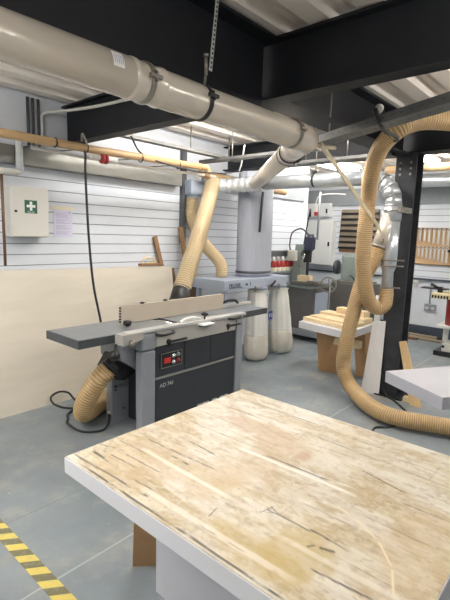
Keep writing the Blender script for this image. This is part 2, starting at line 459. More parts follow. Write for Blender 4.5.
# plank tints: boards along y with their own cut ends
pw = .112; plank = ((X-TX0)/pw).astype(int)
for k in range(10):
    cuts = [-1]+sorted(TY0+rng.random(2)*1.2)+[9]
    for i in range(len(cuts)-1):
        s_ = (plank == k) & (Y >= cuts[i]) & (Y < cuts[i+1])
        d = rng.normal(0, .03); C[s_] *= (1+d)*np.array([1, 1-.3*abs(d), 1-.8*abs(d)])
    for c_ in cuts[1:-1]:
        e = (plank == k)*(1-sstep(.001, .003, abs(Y-c_)))*.45*(vnoise(30, 2, 50+k) > .45); blend(e, (150, 118, 84))
seam = 1-sstep(.0008, .0032, np.abs((X-TX0+.002*vnoise(4, 3, 3))-pw*np.round((X-TX0)/pw)))
blend(seam*sstep(.42, .6, vnoise(5, 5, 4))*.6, (140, 112, 84))
blend(sstep(.45, .62, vnoise(5, 3.5, 5, 6))*.55, (200, 182, 142))
blend(sstep(.5, .58, vnoise(12, 7, 6, 6))*.38, (190, 168, 124))
blend(sstep(.54, .6, vnoise(9, 6, 16, 6))*.32, (176, 150, 104))
blend(sstep(.52, .62, vnoise(14, 4, 7, 6))*.55, (234, 230, 220))
blend(sstep(.5, .9, vnoise(150, 7, 17, 2))*.35, (176, 140, 100))
blend(sstep(.55, .66, vnoise(90, 80, 18, 2))*.22, (236, 232, 222))
blend(sstep(.5, .62, vnoise(34, 14, 28, 5))*.22, (172, 146, 102))
blend(sstep(.5, .6, vnoise(30, 12, 29, 5))*.28, (238, 234, 224))
blend(sstep(.6, .72, vnoise(70, 40, 8, 3))*.3, (150, 122, 84))
# bare brown strip across the back, mustard patch near the front
def blob(cx, cy, rx, ry, k, c, seed, soft=.5):
    d = ((X-cx)/rx)**2+((Y-cy)/ry)**2+1.3*(vnoise(18, 18, seed)-.5)*2
    blend((1-sstep(1-soft, 1+soft, d))*k, c)
blob(.93, .53, .10, .09, .55, (190, 164, 92), 21); blob(.86, .62, .06, .14, .45, (196, 170, 104), 22)
blob(1.45, 1.05, .07, .22, .55, (191, 159, 120), 23); blob(1.25, .9, .2, .1, .35, (199, 171, 131), 24)
blob(1.05, .95, .13, .12, .45, (202, 176, 131), 25); blob(.95, 1.2, .14, .16, .4, (199, 172, 133), 26)
blob(1.5, .7, .13, .13, .3, (236, 228, 214), 27); blob(1.2, .3, .2, .1, .35, (208, 182, 141), 28)
blob(1.38, .8, .05, .03, .5, (186, 142, 98), 29)
# pale strips and rectangles left by old pieces
def streak(p, q, w, k, c, seed, wob=.004, brk=.35):
    p = np.array(p); q = np.array(q); L_ = np.hypot(*(q-p)); d = (q-p)/L_
    s_ = (X-p[0])*d[0]+(Y-p[1])*d[1]; n_ = -(X-p[0])*d[1]+(Y-p[1])*d[0]+wob*(vnoise(9, 9, seed)-.5)*2
    taper = sstep(0, .12*L_, s_)*(1-sstep(.85*L_, L_, s_))
    msk = (1-sstep(w*.5, w, np.abs(n_)))*taper*sstep(brk-.15, brk+.1, vnoise(40, 14, seed+1))
    blend(msk*k, c)
streak((1.268, 1.047), (1.283, .523), .010, .75, (244, 240, 230), 31, .002, .1)
streak((1.0, 1.3), (.99, .8), .012, .6, (242, 236, 222), 32, .003, .2)
streak((.835, 1.1), (.84, .45), .014, .6, (240, 234, 220), 33, .003, .25)
streak((.95, .62), (.96, .25), .012, .5, (240, 234, 220), 34, .003, .25)
DK = (62, 54, 46)
for i, (p, q, w, k) in enumerate([
    ((1.68, 1.275), (1.678, .944), .004, .7), ((.913, 1.40), (.94, 1.31), .007, .7), ((1.041, 1.141), (1.04, 1.071), .006, .85),
    ((1.168, 1.171), (1.162, 1.062), .005, .8), ((.808, 1.132), (.814, 1.029), .005, .85), ((.858, 1.369), (.853, 1.241), .008, .85),
    ((1.294, .864), (1.299, .683), .006, .85), ((1.567, .808), (1.56, .605), .004, .75), ((1.442, .573), (1.417, .448), .004, .8),
    ((1.033, .547), (1.032, .456), .006, .9), ((.906, .46), (.917, .341), .005, .8), ((1.025, .686), (1.028, .571), .004, .8),
    ((1.307, 1.269), (1.315, .941), .003, .6), ((1.066, 1.31), (1.08, 1.02), .005, .7), ((.776, 1.2), (.779, .48), .006, .9),
    ((1.494, .881), (1.508, .69), .003, .6), ((.885, .81), (.919, .817), .003, .8), ((1.004, .71), (1.044, .70), .002, .8),
    ((1.044, .70), (1.03, .672), .002, .8), ((1.03, .672), (1.004, .71), .002, .8), ((.80, 1.38), (.81, 1.15), .006, .7),
    ((.89, 1.34), (.895, 1.2), .005, .7), ((.845, 1.18), (.85, 1.05), .004, .7), ((.93, 1.26), (.935, 1.12), .004, .7),
    ((.98, 1.38), (.985, 1.24), .004, .6), ((1.12, 1.36), (1.125, 1.2), .003, .6), ((1.42, 1.32), (1.42, 1.14), .003, .6),
    ((1.55, 1.36), (1.55, 1.1), .003, .6), ((.83, .78), (.835, .66), .003, .6), ((.96, .86), (.962, .78), .002, .5),
    ((1.13, .62), (1.131, .5), .003, .6), ((1.2, .45), (1.2, .3), .003, .6), ((1.35, .4), (1.352, .28), .003, .5),
    ((1.62, .55), (1.622, .4), .003, .5), ((.99, .50), (1.0, .47), .007, .8), ((.97, .53), (.985, .52), .005, .7)]):
    ex = (np.array(q)-np.array(p))*.25; streak(tuple(np.array(p)-ex), tuple(np.array(q)+ex), w*.95, k*.95, DK if k > .62 else (120, 96, 72), 60+2*i, .003, .42)
arc = [(1.19, .56), (1.173, .498), (1.126, .402), (1.049, .333), (.952, .292)]
for i in range(4): streak(arc[i], arc[i+1], .004, .9, (240, 226, 194), 200+i, .001, -.2)
me = bpy.data.meshes.new('worktop')
vs = np.stack([X, Y, np.full_like(X, TZ)], -1).reshape(-1, 3)-np.array([1.28, .82, 0])
idx = np.arange(nx*ny).reshape(nx, ny)
fc = np.stack([idx[:-1, :-1], idx[1:, :-1], idx[1:, 1:], idx[:-1, 1:]], -1).reshape(-1, 4)
lip = .022                                   # the marked sheet has real thickness
rim = np.concatenate([idx[:, 0], idx[-1, 1:], idx[-2::-1, -1], idx[0, -2:0:-1]])
low = vs[rim].copy(); low[:, 2] -= lip; n0 = len(vs); vs2 = np.concatenate([vs, low]); k = len(rim)
side = [(int(rim[i]), n0+i, n0+(i+1) % k, int(rim[(i+1) % k])) for i in range(k)]
me.from_pydata(vs2.tolist(), [], fc.tolist()+side); me.update()
ca = me.color_attributes.new('paint', 'FLOAT_COLOR', 'POINT')
cc = np.ones((len(vs2), 4), np.float32); cc[:n0, :3] = np.clip(C.reshape(-1, 3), .01, .95); cc[n0:, :3] = lin((206, 206, 212))
ca.data.foreach_set('color', cc.ravel())
me.materials.append(attr_material('marked_worktop', 'paint', .42))
o = bpy.data.objects.new('worktop', me); COL.objects.link(o); o.parent = t; o['label'] = 'cream stained worktop with dark gouges'
b = B(); b.box((TX0-.003, TY0-.003, TZ-.062), (TX1+.003, TY1+.003, TZ-.003), .002); b.build('edging', 'benchwhite', t)
b = B(); b.box((1.10, .4, .1), (1.5, 1.31, TZ-.062), .003); b.build('cabinet', 'benchgrey', t)
b = B(); b.box((1.13, .43, 0), (1.47, 1.285, .1)); b.build('plinth', 'benchgrey', t)
b = B(); b.quadbar((1.255, 1.56, .0), (1.22, 1.50, .36), .14, .03, up=(.6, .6, .5)); tag(b.build('wood_offcut', 'mdf'), 'brown board standing on the floor under the marked bench corner', 'wood')

# ------------------------------------------------------------------ hazard tape
b = B(); b.box((.83, .2, .0), (.905, 3.3, .002)); tag(b.build('hazard_tape', 'hazard'), 'yellow and black striped floor tape at the lower left', 'tape')

# ------------------------------------------------------------------ planer thicknesser
t = thing('planer_thicknesser', 'grey planer thicknesser with long fence and black front panel', 'machine', (2.7, 2.95, 0))
F = 2.66
b = B(); b.box((2.08, F, 0), (2.22, F+.085, .70), .02); b.build('front_post', 'machgrey', t)
b = B(); b.box((2.078, F-.004, .704), (2.222, F+.1, .842), .02); b.build('post_cap', 'machgrey', t)
b = B(); b.box((3.215, F, 0), (3.31, F+.1, .862), .012); b.build('end_post', 'machgrey', t)
b = B(); b.box((2.225, F+.01, .02), (3.2, F+.55, .44)); b.build('lower_panel', 'machdark', t)
for x0, x1 in ((2.225, 2.538), (2.543, 2.855), (2.86, 3.2)):
    b = B(); b.box((x0, F+.006, .462), (x1, F+.1, .715), .003); b.build('upper_panel', 'machdark', t)
b = B(); b.box((2.222, F+.002, .443), (3.2, F+.08, .459)); b.build('trim_strip', 'stripe', t)
b = B(); b.box((2.222, F-.002, .717), (3.2, F+.12, .845), .01); b.build('apron', 'machlight', t)
b = B(); b.box((2.22, F+.11, .44), (3.2, 3.15, .79)); b.box((2.3, F+.25, .3), (2.9, 3.15, .78)); b.build('body', 'machdark', t)
# beds
def bed(x0, x1, name, chamfer):
    b = B()
    b.prism([(x0, 2.73, .856), (x1, 2.73, .856), (x1, 2.73, .80), (x0, 2.73, .795)], (0, .46, 0))
    return b.build(name, 'castiron', t)
o = bed(1.585, 2.47, 'infeed_bed', 0); b = B(); b.box((1.595, 2.738, .856), (2.47, 3.18, .859)); b.build('bed_face', 'bed', o)
o = bed(2.56, 3.80, 'outfeed_bed', 0); b = B(); b.box((2.56, 2.738, .856), (3.79, 3.18, .859)); b.build('bed_face', 'bed', o)
b = B(); b.cyl((2.515, 2.75, .81), (2.515, 3.17, .81), .045, n=20); b.build('cutter_block', 'chrome', t)
b = B(); b.box((1.95, 2.648, .848), (3.34, 2.728, .872), .005); b.build('front_rail', 'alurail', t)
b = B(); b.prism([(1.88, 2.625, .79), (1.98, 2.625, .79), (2.07, 2.625, .82), (2.07, 2.625, .868), (1.88, 2.625, .868)], (0, .10, 0)); b.build('rail_bracket', 'machlight', t)
for p in ((1.96, 2.625, .80),):
    b = B(); b.lathe([(.012, 0), (.03, .004), (.03, .03), (.015, .036)], p, (0, -1, 0), 10); b.build('clamp_knob', 'clamp', t)
b = B(); b.lathe([(.0, -.04), (.03, -.028), (.042, 0), (.03, .028), (0, .04)], (1.80, 2.62, .735), (0, -1, 0), 16); b.build('ball_knob', 'black', t)
b = B(); b.cyl((1.80, 2.64, .735), (1.95, 2.8, .77), .012); b.build('lever', 'clamp', t)
# fence
b = B(); b.box((2.135, 3.0, .862), (3.40, 3.028, 1.012), .003); o = b.build('fence', 'alu', t)
b = B()
for k in range(6): b.box((2.128, 3.003, .872+.023*k), (2.136, 3.026, .885+.023*k))
b.build('end_slots', 'black', o)
for x in (2.36, 2.62): 
    b = B(); b.lathe([(.02, 0), (.02, .008), (.008, .014)], (x, 3.015, 1.012), (0, 0, 1), 10); b.build('screw', 'black', o)
b = B(); b.box((2.5, 3.03, .862), (2.58, 3.3, .9)); b.cyl((2.54, 3.2, .9), (2.54, 3.2, .98), .02); b.build('fence_carriage', 'castiron', t)
b = B(); b.lathe([(.01, 0), (.03, .01), (.035, .03), (.03, .045), (0, .05)], (2.12, 2.9, .862), (0, 0, 1), 10); b.build('fence_knob', 'black', t)
# cutter guard arm: white hump shapes and black knob
b = B(); b.sweep([(2.50, 2.69, .875), (2.56, 2.69, .895), (2.64, 2.69, .90), (2.74, 2.69, .882)], .014, 10, step=.01); b.build('guard_arm', 'white', t)
b = B(); b.cyl((2.79, 2.68, .872), (2.79, 2.68, .905), .008); b.lathe([(.012, 0), (.032, .008), (.03, .025), (.012, .032)], (2.79, 2.68, .90), (0, 0, 1), 8); b.build('guard_knob', 'black', t)
b = B(); b.box((2.68, 2.585, .832), (2.83, 2.66, .848), .006); b.build('guard_plate', 'white', t)
# handles and levers on the front
def bar_handle(x0, x1, z, y=F, nm='handle'):
    b = B(); b.sweep([(x0, y+.004, z), (x0+.01, y-.03, z), (x0+.05, y-.045, z), (x1-.05, y-.045, z+.004), (x1-.01, y-.03, z+.004), (x1, y+.004, z+.004)], .0115, 10, step=.008); b.build(nm, 'black', t)
bar_handle(2.225, 2.395, .818); bar_handle(2.70, 2.87, .83); bar_handle(3.09, 3.25, .84)
def lever(x, z, L):
    b = B(); b.lathe([(.02, 0), (.022, .02), (.01, .035)], (x, F+.002, z), (0, -1, 0), 12)
    b.cyl((x, F-.02, z), (x+L, F-.04, z+.008), .008, .011); b.cyl((x, F-.01, z+.015), (x-.005, F-.015, z-.035), .01); b.build('lock_lever', 'black', t)
lever(2.345, .745, .17); lever(3.08, .775, .14)
# control panel
b = B(); b.box((2.268, F-.004, .528), (2.498, F+.008, .652), .003); o = b.build('control_panel', 'black', t)
b = B()
for a_, c_ in (((2.268, .528), (2.498, .532)), ((2.268, .648), (2.498, .652)), ((2.268, .528), (2.272, .652)), ((2.494, .528), (2.498, .652))): b.box((a_[0], F-.006, a_[1]), (c_[0], F-.003, c_[1]))
b.build('panel_frame', 'stripe', o)
b = B(); b.box((2.305, F-.006, .565), (2.372, F-.003, .61)); b.build('display', 'redled', o)
for x, z, mm in ((2.405, .615, 'chrome'), (2.455, .62, 'mach2'), (2.405, .565, 'chrome'), (2.455, .568, 'red')):
    b = B(); b.lathe([(.02, 0), (.02, .006), (.014, .008), (.013, .016), (0, .018)], (x, F-.003, z), (0, -1, 0), 14); b.build('button', mm, o)
text('AD 741', 'lettering', .048, (2.268, F+.0085, .365), (1, 0, 0), (0, 0, 1), 'whitetext', t)
text('FELDER', 'lettering', .135, (2.70, F+.0085, -.0+.006), (1, 0, 0), (0, 0, 1), 'whitetext', t, bold=True)
# rear leg block, chute, lower frame
b = B(); b.box((2.06, 3.03, 0), (2.285, 3.12, .47), .005); o = b.build('rear_leg', 'machgrey', t)
for z in (.33, .30, .12):
    b = B(); b.cyl((2.09 if z > .2 else 2.17, 3.031, z), (2.09 if z > .2 else 2.17, 3.022, z), .008, n=8); b.build('bolt', 'black', o)
b = B(); b.box((2.28, 3.03, .08), (3.1, 3.12, .16)); b.box((2.3, 3.03, .08), (2.36, 3.12, .5)); b.build('lower_frame', 'machgrey', t)
b = B(); b.prism([(1.98, 2.78, .775), (2.45, 2.78, .775), (2.45, 2.78, .5), (2.16, 2.78, .5), (1.99, 2.78, .62)], (0, .3, 0)); b.build('under_table_casing', 'machgrey', t)
b = B(); b.prism([(1.90, 2.84, .56), (1.97, 2.84, .66), (2.13, 2.84, .665), (2.21, 2.84, .52), (2.05, 2.84, .44), (1.97, 2.84, .46)], (0, .16, 0))
b.sweep([(2.0, 2.90, .57), (1.935, 2.90, .53)], .082, 18); b.build('dust_chute', 'black', t)
b = B(); b.lathe([(.015, 0), (.022, .01), (.015, .02)], (2.06, 3.06, .1), (-1, 0, 0), 10); b.build('plug_inlet', 'white', t)
for x, y in ((2.1, 2.72), (3.25, 2.72), (2.1, 3.08)):
    pass
# black fence end bits at the far end
b = B(); b.sweep([(3.36, 3.06, .87), (3.42, 3.0, .93), (3.55, 2.98, .935), (3.62, 2.99, .90)], .014, 8, step=.01); b.build('rear_handle', 'black', t)
b = B(); b.box((3.40, 3.0, .862), (3.86, 3.03, .895), .004); b.build('rear_rail', 'alurail', t)

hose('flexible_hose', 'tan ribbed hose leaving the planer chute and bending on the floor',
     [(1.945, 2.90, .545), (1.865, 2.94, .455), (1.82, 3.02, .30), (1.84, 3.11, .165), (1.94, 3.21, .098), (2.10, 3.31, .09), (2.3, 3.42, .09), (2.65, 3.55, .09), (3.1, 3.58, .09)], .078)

# power cables
b = B(); b.sweep([(2.1, 3.49, 2.30), (2.125, 3.49, 2.26), (2.13, 3.5, 2.1), (2.15, 3.5, 1.6), (2.19, 3.5, 1.15), (2.26, 3.5, .8), (2.31, 3.5, .5), (2.33, 3.47, .34), (2.335, 3.47, .3)], .0105, 10, step=.03)
tag(b.build('power_cable', 'rubber'), 'black cable hanging from the tan pipe down behind the planer bed', 'cable')
b = B(); b.sweep([(2.1, 3.62, .011), (2.1, 3.72, .03), (2.07, 3.765, .085), (1.98, 3.77, .115), (1.90, 3.77, .085), (1.90, 3.73, .035), (1.94, 3.64, .012), (1.99, 3.55, .013), (1.96, 3.5, .017), (1.89, 3.46, .012), (1.84, 3.36, .011), (1.80, 3.30, .011), (1.80, 3.08, .011), (1.92, 2.98, .012), (2.0, 3.0, .04), (2.05, 3.06, .1)], .0095, 10, step=.015)
tag(b.build('power_cable', 'rubber'), 'black cable looped on the floor beside the planer hose', 'cable')

# ------------------------------------------------------------------ plywood and timber against the left wall
b = B(); b.prism([(.9, 3.80, 0), (3.56, 3.80, 0), (3.52, 3.945, 1.232), (.9, 3.945, 1.265)], (0, .018, .0)); tag(b.build('plywood_sheet', 'ply'), 'large pale plywood sheet leaning on the white slatted wall', 'sheet')
def lean(x0, y0, x1, z1, w, th, label, m='brownwood', z0=0., y1=4.02):
    b = B(); b.quadbar((x0, y0, z0), (x1, y1, z1), w, th, up=(0, -1, .1), bev=.002)
    return tag(b.build('timber_length', m), label, 'timber', 'timber lengths leaning on the slatted wall')
lean(3.78, 3.99, 3.325, 1.57, .055, .026, 'brown batten leaning on the slatted wall behind the plywood corner', y1=4.02)
lean(3.97, 3.88, 3.66, 1.69, .06, .028, 'tallest brown batten behind the planer hose', y1=3.95)
lean(4.10, 3.90, 3.80, 1.45, .06, .03, 'darker batten just right of the tallest one', 'darkwood', y1=3.97)
lean(3.72, 3.90, 3.60, 1.20, .035, .03, 'short grey brown batten just right of the plywood sheet', 'darkwood', y1=4.02)
lean(4.22, 3.90, 3.96, 1.12, .055, .03, 'pale batten between planer hose and extractor', 'pinez', y1=4.0)
# small board with white strap lying on the top edge
b = B(); b.box((3.06, 3.93, 1.243), (3.36, 3.985, 1.27), .003); tag(b.build('shelf_board', 'brownwood'), 'short wooden strip on the top edge of the plywood', 'board')
b = B(); b.sweep([(3.10, 3.96, 1.279), (3.12, 3.96, 1.32), (3.20, 3.96, 1.335), (3.29, 3.96, 1.30), (3.30, 3.96, 1.279), (3.24, 3.96, 1.28), (3.15, 3.96, 1.28)], .010, 8, step=.01)
tag(b.build('plastic_strap', 'cream'), 'cream plastic strap loop on the wooden strip above the plywood', 'strap')

# ------------------------------------------------------------------ first aid cabinet and notices
t = thing('first_aid_cabinet', 'white first aid cabinet with green cross on the slatted wall', 'cabinet', (1.83, 4.0, 1.545))
b = B(); b.box((1.665, 3.915, 1.545), (1.995, 4.05, 1.98), .006); b.build('body', 'cabwhite', t)
b = B(); b.box((1.667, 3.898, 1.55), (1.993, 3.914, 1.976), .005); d = b.build('door', 'cabwhite', t)
b = B(); b.cyl((1.70, 3.899, 1.765), (1.70, 3.89, 1.765), .011, n=12); b.build('lock', 'black', d)
b = B(); b.box((1.778, 3.8955, 1.752), (1.888, 3.899, 1.864)); b.build('sign', 'green', d)
b = B(); b.box((1.822, 3.8945, 1.775), (1.844, 3.8965, 1.853)); b.box((1.795, 3.8942, 1.803), (1.871, 3.8962, 1.825)); b.build('white_cross', 'white', d)
text('First aid', 'lettering', .019, (1.80, 3.8948, 1.757), (1, 0, 0), (0, 0, 1), 'white', d)
def notice(x0, x1, z0, z1, label, m, lines, tint='ink'):
    t = thing('notice', label, 'paper', ((x0+x1)/2, 4.046, z0))
    b = B(); b.box((x0, 4.0455, z0), (x1, 4.0502, z1)); b.build('sheet', m, t)
    if lines:
        b = B(); r = random.Random(3)
        for k in range(lines):
            z = z1-.03-(z1-z0-.05)*k/lines
            if k % 5 == 4: continue
            b.box((x0+.02, 4.0447, z-.0015), (x0+.02+(x1-x0-.04)*(.6+.4*r.random()), 4.0457, z+.0015))
        b.build('text_lines', tint, t)
    return t
t = notice(2.118, 2.31, 1.545, 1.80, 'lilac printed notice sheet right of the first aid cabinet', 'paperlilac', 18)
b = B(); b.box((2.272, 4.0445, 1.775), (2.285, 4.0457, 1.792)); b.build('emblem', 'ink', t)
notice(2.09, 2.33, 1.806, 1.838, 'narrow cream paper strip above the lilac notice', 'papercream', 1, 'papercream')

# ------------------------------------------------------------------ pipes and trunking along the left wall
b = B(); b.sweep([(.6, 3.5, 2.31), (2.2, 3.5, 2.31), (3.52, 3.5, 2.335)], .034, 16)
b.build('p', 'tanpipe'); p = bpy.data.objects[-1] if False else [o for o in COL.objects if o.name == 'p'][0]
p.name = 'insulated_pipe'; tag(p, 'long tan lagged pipe running along under the roof at the left', 'pipe')
for k, x in enumerate((1.86, 2.14, 2.72, 3.2)):
    t = thing('pipe_hanger', 'clip hanging the tan pipe, ' + ('left of the black cable', 'beside the black cable top', 'right of the red valve', 'nearest the grey post')[k], 'hanger', (x, 3.5, 2.31))
    b = B(); b.torus((x, 3.5, 2.311), (1, 0, 0), .037, .005, 20, 6); b.build('ring', 'darkclamp', t)
    b = B(); b.cyl((x, 3.53, 2.31), (x, 4.05, 2.335), .006, n=8); b.build('arm', 'clamp', t)
b = B(); b.sweep([(3.52, 3.5, 2.335), (3.60, 3.5, 2.335), (3.63, 3.5, 2.325), (3.64, 3.5, 2.30), (3.64, 3.5, 2.24)], .034, 14, step=.02); tag(b.build('pipe_elbow', 'tanpipe'), 'tan pipe elbow turning down above the ribbed hose', 'pipe')
b = B(); b.sweep([(3.8, 3.78, 2.32), (4.9, 3.78, 2.27), (5.6, 3.8, 2.26)], .045, 14, step=.1); tag(b.build('insulated_pipe', 'tanpipe'), 'tan lagged pipe continuing behind the foil duct', 'pipe')
b = B(); b.box((WX0, 3.93, 2.165), (3.66, 4.05, 2.315), .003); o = tag(b.build('wall_trunking', 'trunk'), 'galvanised trunking running along the top of the slatted wall', 'trunking')
b = B(); b.box((3.73, 3.99, 1.5), (3.79, 4.05, 2.62), .004); tag(b.build('wall_channel', 'steeledge'), 'dark steel channel upright on the wall behind the ribbed hose', 'channel')
# white conduit that climbs to the beam
b = B(); b.sweep([(2.02, 4.02, 2.34), (2.02, 4.02, 2.55), (2.02, 4.02, 2.62), (2.05, 3.99, 2.655), (2.12, 3.85, 2.66), (2.21, 3.5, 2.66), (2.25, 3.1, 2.66), (2.25, 2.5, 2.66)], .013, 10, step=.03); tag(b.build('conduit', 'whitepipe'), 'white conduit climbing the wall and following the roof beam', 'conduit')
for k, x in enumerate((1.90, 1.945, 1.995)):
    b = B(); b.cyl((x, 4.037, 2.316), (x, 4.037, 2.76), .013, n=10); tag(b.build('conduit', 'steeledge'), ('leftmost', 'middle', 'rightmost')[k]+' of three dark upright conduits at the top left', 'conduit', 'three dark conduits')
b = B(); b.cyl((1.74, 3.88, 2.10), (1.74, 3.88, 2.37), .030, n=16); b.torus((1.74, 3.88, 2.12), (0, 0, 1), .03, .006); tag(b.build('wrapped_pipe', 'foil'), 'short silver wrapped upright pipe above the first aid cabinet', 'pipe')
b = B(); b.sweep([(.9, 3.88, 2.085), (1.62, 3.88, 2.085), (1.70, 3.88, 2.085), (1.74, 3.88, 2.1)], .028, 14, step=.03); tag(b.build('lagged_pipe', 'whitepipe'), 'off-white pipe entering at the left edge above the first aid cabinet', 'pipe')
b = B(); b.sweep([(1.72, 3.62, 2.262), (2.5, 3.62, 2.255), (3.0, 3.62, 2.26), (3.9, 3.62, 2.28)], .014, 10, step=.1); tag(b.build('white_pipe', 'whitepipe'), 'thin white pipe running just below the tan pipe', 'pipe')
t = thing('stop_valve', 'red valve on white fittings hanging below the tan pipe', 'valve', (2.26, 3.46, 2.2))
b = B(); b.cyl((2.16, 3.46, 2.245), (2.42, 3.46, 2.245), .022, n=14); b.build('pipe_fitting', 'whitepipe', t)
b = B(); b.lathe([(.01, -.03), (.04, -.028), (.04, -.008), (.03, -.006), (.03, .006), (.04, .008), (.04, .028), (.01, .03)], (2.275, 3.44, 2.235), (1, 0, 0), 16); b.build('red_handwheel', 'red', t)
b = B(); b.sweep([(2.1, 3.5, 2.36), (2.09, 3.47, 2.42), (2.13, 3.46, 2.33)], .009, 8, step=.01); b.build('bracket', 'clamp', t)
# vertical dark pipe at the left edge
b = B(); b.cyl((1.604, 3.92, 1.30), (1.604, 3.92, 2.09), .012, n=10); tag(b.build('upright_pipe', 'darkwood'), 'thin dark upright pipe at the left edge beside the first aid cabinet', 'pipe')

# cable trays
def tray(name, label, p, q, w=.1, h=.03, slots=True, rods=()):
    t = thing(name, label, 'cable tray', p)
    b = B(); p = V(p); q = V(q); d = (q-p).normalized(); s = d.cross(V((0, 0, 1))).normalized()
    b.quadbar(p, q, w, .004)
    for k in (-1, 1): b.quadbar(p+s*k*w/2+V((0, 0, h/2)), q+s*k*w/2+V((0, 0, h/2)), .004, h)
    b.build('channel', 'tray', t)
    if slots:
        b = B(); L = (q-p).length; n = int(L/.07)
        for i in range(n):
            c = p+d*(i+.5)*.07; 
            for k in (-1, 1): b.quadbar(c-d*.012+s*k*(w/2+.0022)+V((0, 0, h*.5)), c+d*.012+s*k*(w/2+.0022)+V((0, 0, h*.5)), .0015, .009)
            b.quadbar(c-d*.012-V((0, 0, .0025)), c+d*.012-V((0, 0, .0025)), .01, .0015)
        b.build('slot_pattern', 'steeledge', t)
    for f in rods:
        c = p.lerp(q, f)
        b = B(); b.cyl(c, (c.x, c.y, CZ-.05), .006, n=8); b.build('hanger_rod', 'clamp', t)
    return t
tray('cable_tray', 'slotted grey cable tray carrying the tan hose by the column', (2.46, .62, 2.295), (3.06, 1.86, 2.295), .12, .05, True, (.83, .98))
tray('cable_tray', 'grey cable tray over the tan pipe parallel to the wall', (2.5, 3.62, 2.50), (4.3, 3.62, 2.50), .08, .03, False, (.55, .9))
tray('cable_tray', 'grey cable tray crossing behind the main duct towards the wall', (3.95, 3.9, 2.46), (3.95, 2.3, 2.46), .10, .03, False, (.3,))
tray('cable_tray', 'grey tray under the roof by the black column head', (4.3, 2.9, 2.40), (4.3, 1.7, 2.40), .14, .03, False, (.2, .6))
b = B(); b.sweep([(2.62, 3.52, 2.50), (2.72, 3.5, 2.36), (2.95, 3.47, 2.30), (3.4, 3.46, 2.275), (3.9, 3.46, 2.30)], .009, 8, step=.03); tag(b.build('loose_cable', 'rubber'), 'dark cable sagging along the tan pipe', 'cable')
b = B(); b.sweep([(4.02, 3.3, 2.62), (4.1, 3.4, 2.45), (4.12, 3.45, 2.36)], .008, 8, step=.03); tag(b.build('pull_cord', 'white'), 'white cord hanging from the roof above the ribbed hose', 'cord')

# ------------------------------------------------------------------ the large main duct
DY, DZ, DR = 1.55, 2.226, .0775
t = thing('main_duct', 'large grey extraction duct crossing the top left', 'duct', (1.2, DY, DZ))
def ductr(a, i): return DR
b = B(); b.sweep([(-.6, DY, DZ), (1.13, DY, DZ)], DR, 40)
b.sweep([(1.13, DY, DZ), (1.135, DY, DZ), (1.15, DY, DZ), (1.155, DY, DZ), (1.27, DY, DZ), (1.28, DY, DZ), (1.295, DY, DZ), (1.305, DY, DZ), (2.34, DY, DZ)],
        lambda a, i: [DR, DR+.004, DR+.004, DR, DR, DR+.004, DR+.004, DR, DR][i], 40, caps=False)
b.build('pipe_run', 'duct', t)
# segmented elbow at its end and the branch heading back to the silver duct
e0 = V((2.34, DY, DZ)); dirb = V((1.82, 1.8, .0)).normalized()
b = B(); b.sweep([e0-V((.02, 0, 0)), e0, e0+V((.10, 0, 0)), e0+V((.17, .015, 0)), e0+V((.22, .06, 0)), e0+V((.25, .11, 0)), e0+V((.25, .11, 0))+dirb*.12],
        lambda a, i: DR+.007 if i in (0, 1, 3) else DR+.004, 32); b.build('elbow', 'duct', t)
b = B(); bs = e0+V((.25, .11, 0)); be = bs+dirb*2.42
b.sweep([bs, bs+dirb*.42], DR, 32); b.sweep([bs+dirb*.40, be], DR-.001, 32); b.build('branch_pipe', 'duct', t)
def band(o_, ax, R, name='clamp', m='clamp', parent=None, lug=(0, -1, 0)):
    b = B(); ax = V(ax).normalized(); o_ = V(o_)
    b.lathe([(R+.0005, -.012), (R+.005, -.012), (R+.006, 0), (R+.005, .012), (R+.0005, .012)], o_, ax, 32)
    lg = V(lug).normalized(); c = o_+lg*(R+.012)
    b.quadbar(c-ax*.03, c+ax*.03, .014, .014); b.cyl(c-ax.cross(lg)*.02, c+ax.cross(lg)*.02, .007, n=8)
    b.build(name, m, parent)
band((1.212, DY, DZ), (1, 0, 0), DR, parent=t, lug=(0, -1, .1)); band((1.55, DY, DZ), (1, 0, 0), DR, m='darkclamp', parent=t, lug=(0, -1, .2)); band((2.32, DY, DZ), (1, 0, 0), DR+.004, parent=t, lug=(0, -1, .2))
band(bs+dirb*.30, dirb, DR, m='darkclamp', parent=t, lug=(.5, -.5, -.6)); band(bs+dirb*.42, dirb, DR, parent=t, lug=(.5, -.5, -.6))
# printed sticker curved on the duct
b = B(); R = DR+.001; arcs = [PI+.02-.16*k for k in range(6)]
row = [[b.bm.verts.new((x, DY+R*math.cos(a), DZ+R*math.sin(a))) for a in arcs] for x in (1.02, 1.07)]
for k in range(5): b.bm.faces.new((row[0][k], row[0][k+1], row[1][k+1], row[1][k]))
st = b.build('sticker', 'white', t)
b = B(); R += .0006
for k in range(5):
    xa = 1.027+.009*k; q = [[b.bm.verts.new((x, DY+R*math.cos(a), DZ+R*math.sin(a))) for a in arcs[1:5]] for x in (xa, xa+.003)]
    for j in range(3): b.bm.faces.new((q[0][j], q[0][j+1], q[1][j+1], q[1][j]))
b.build('print', 'ink', st)
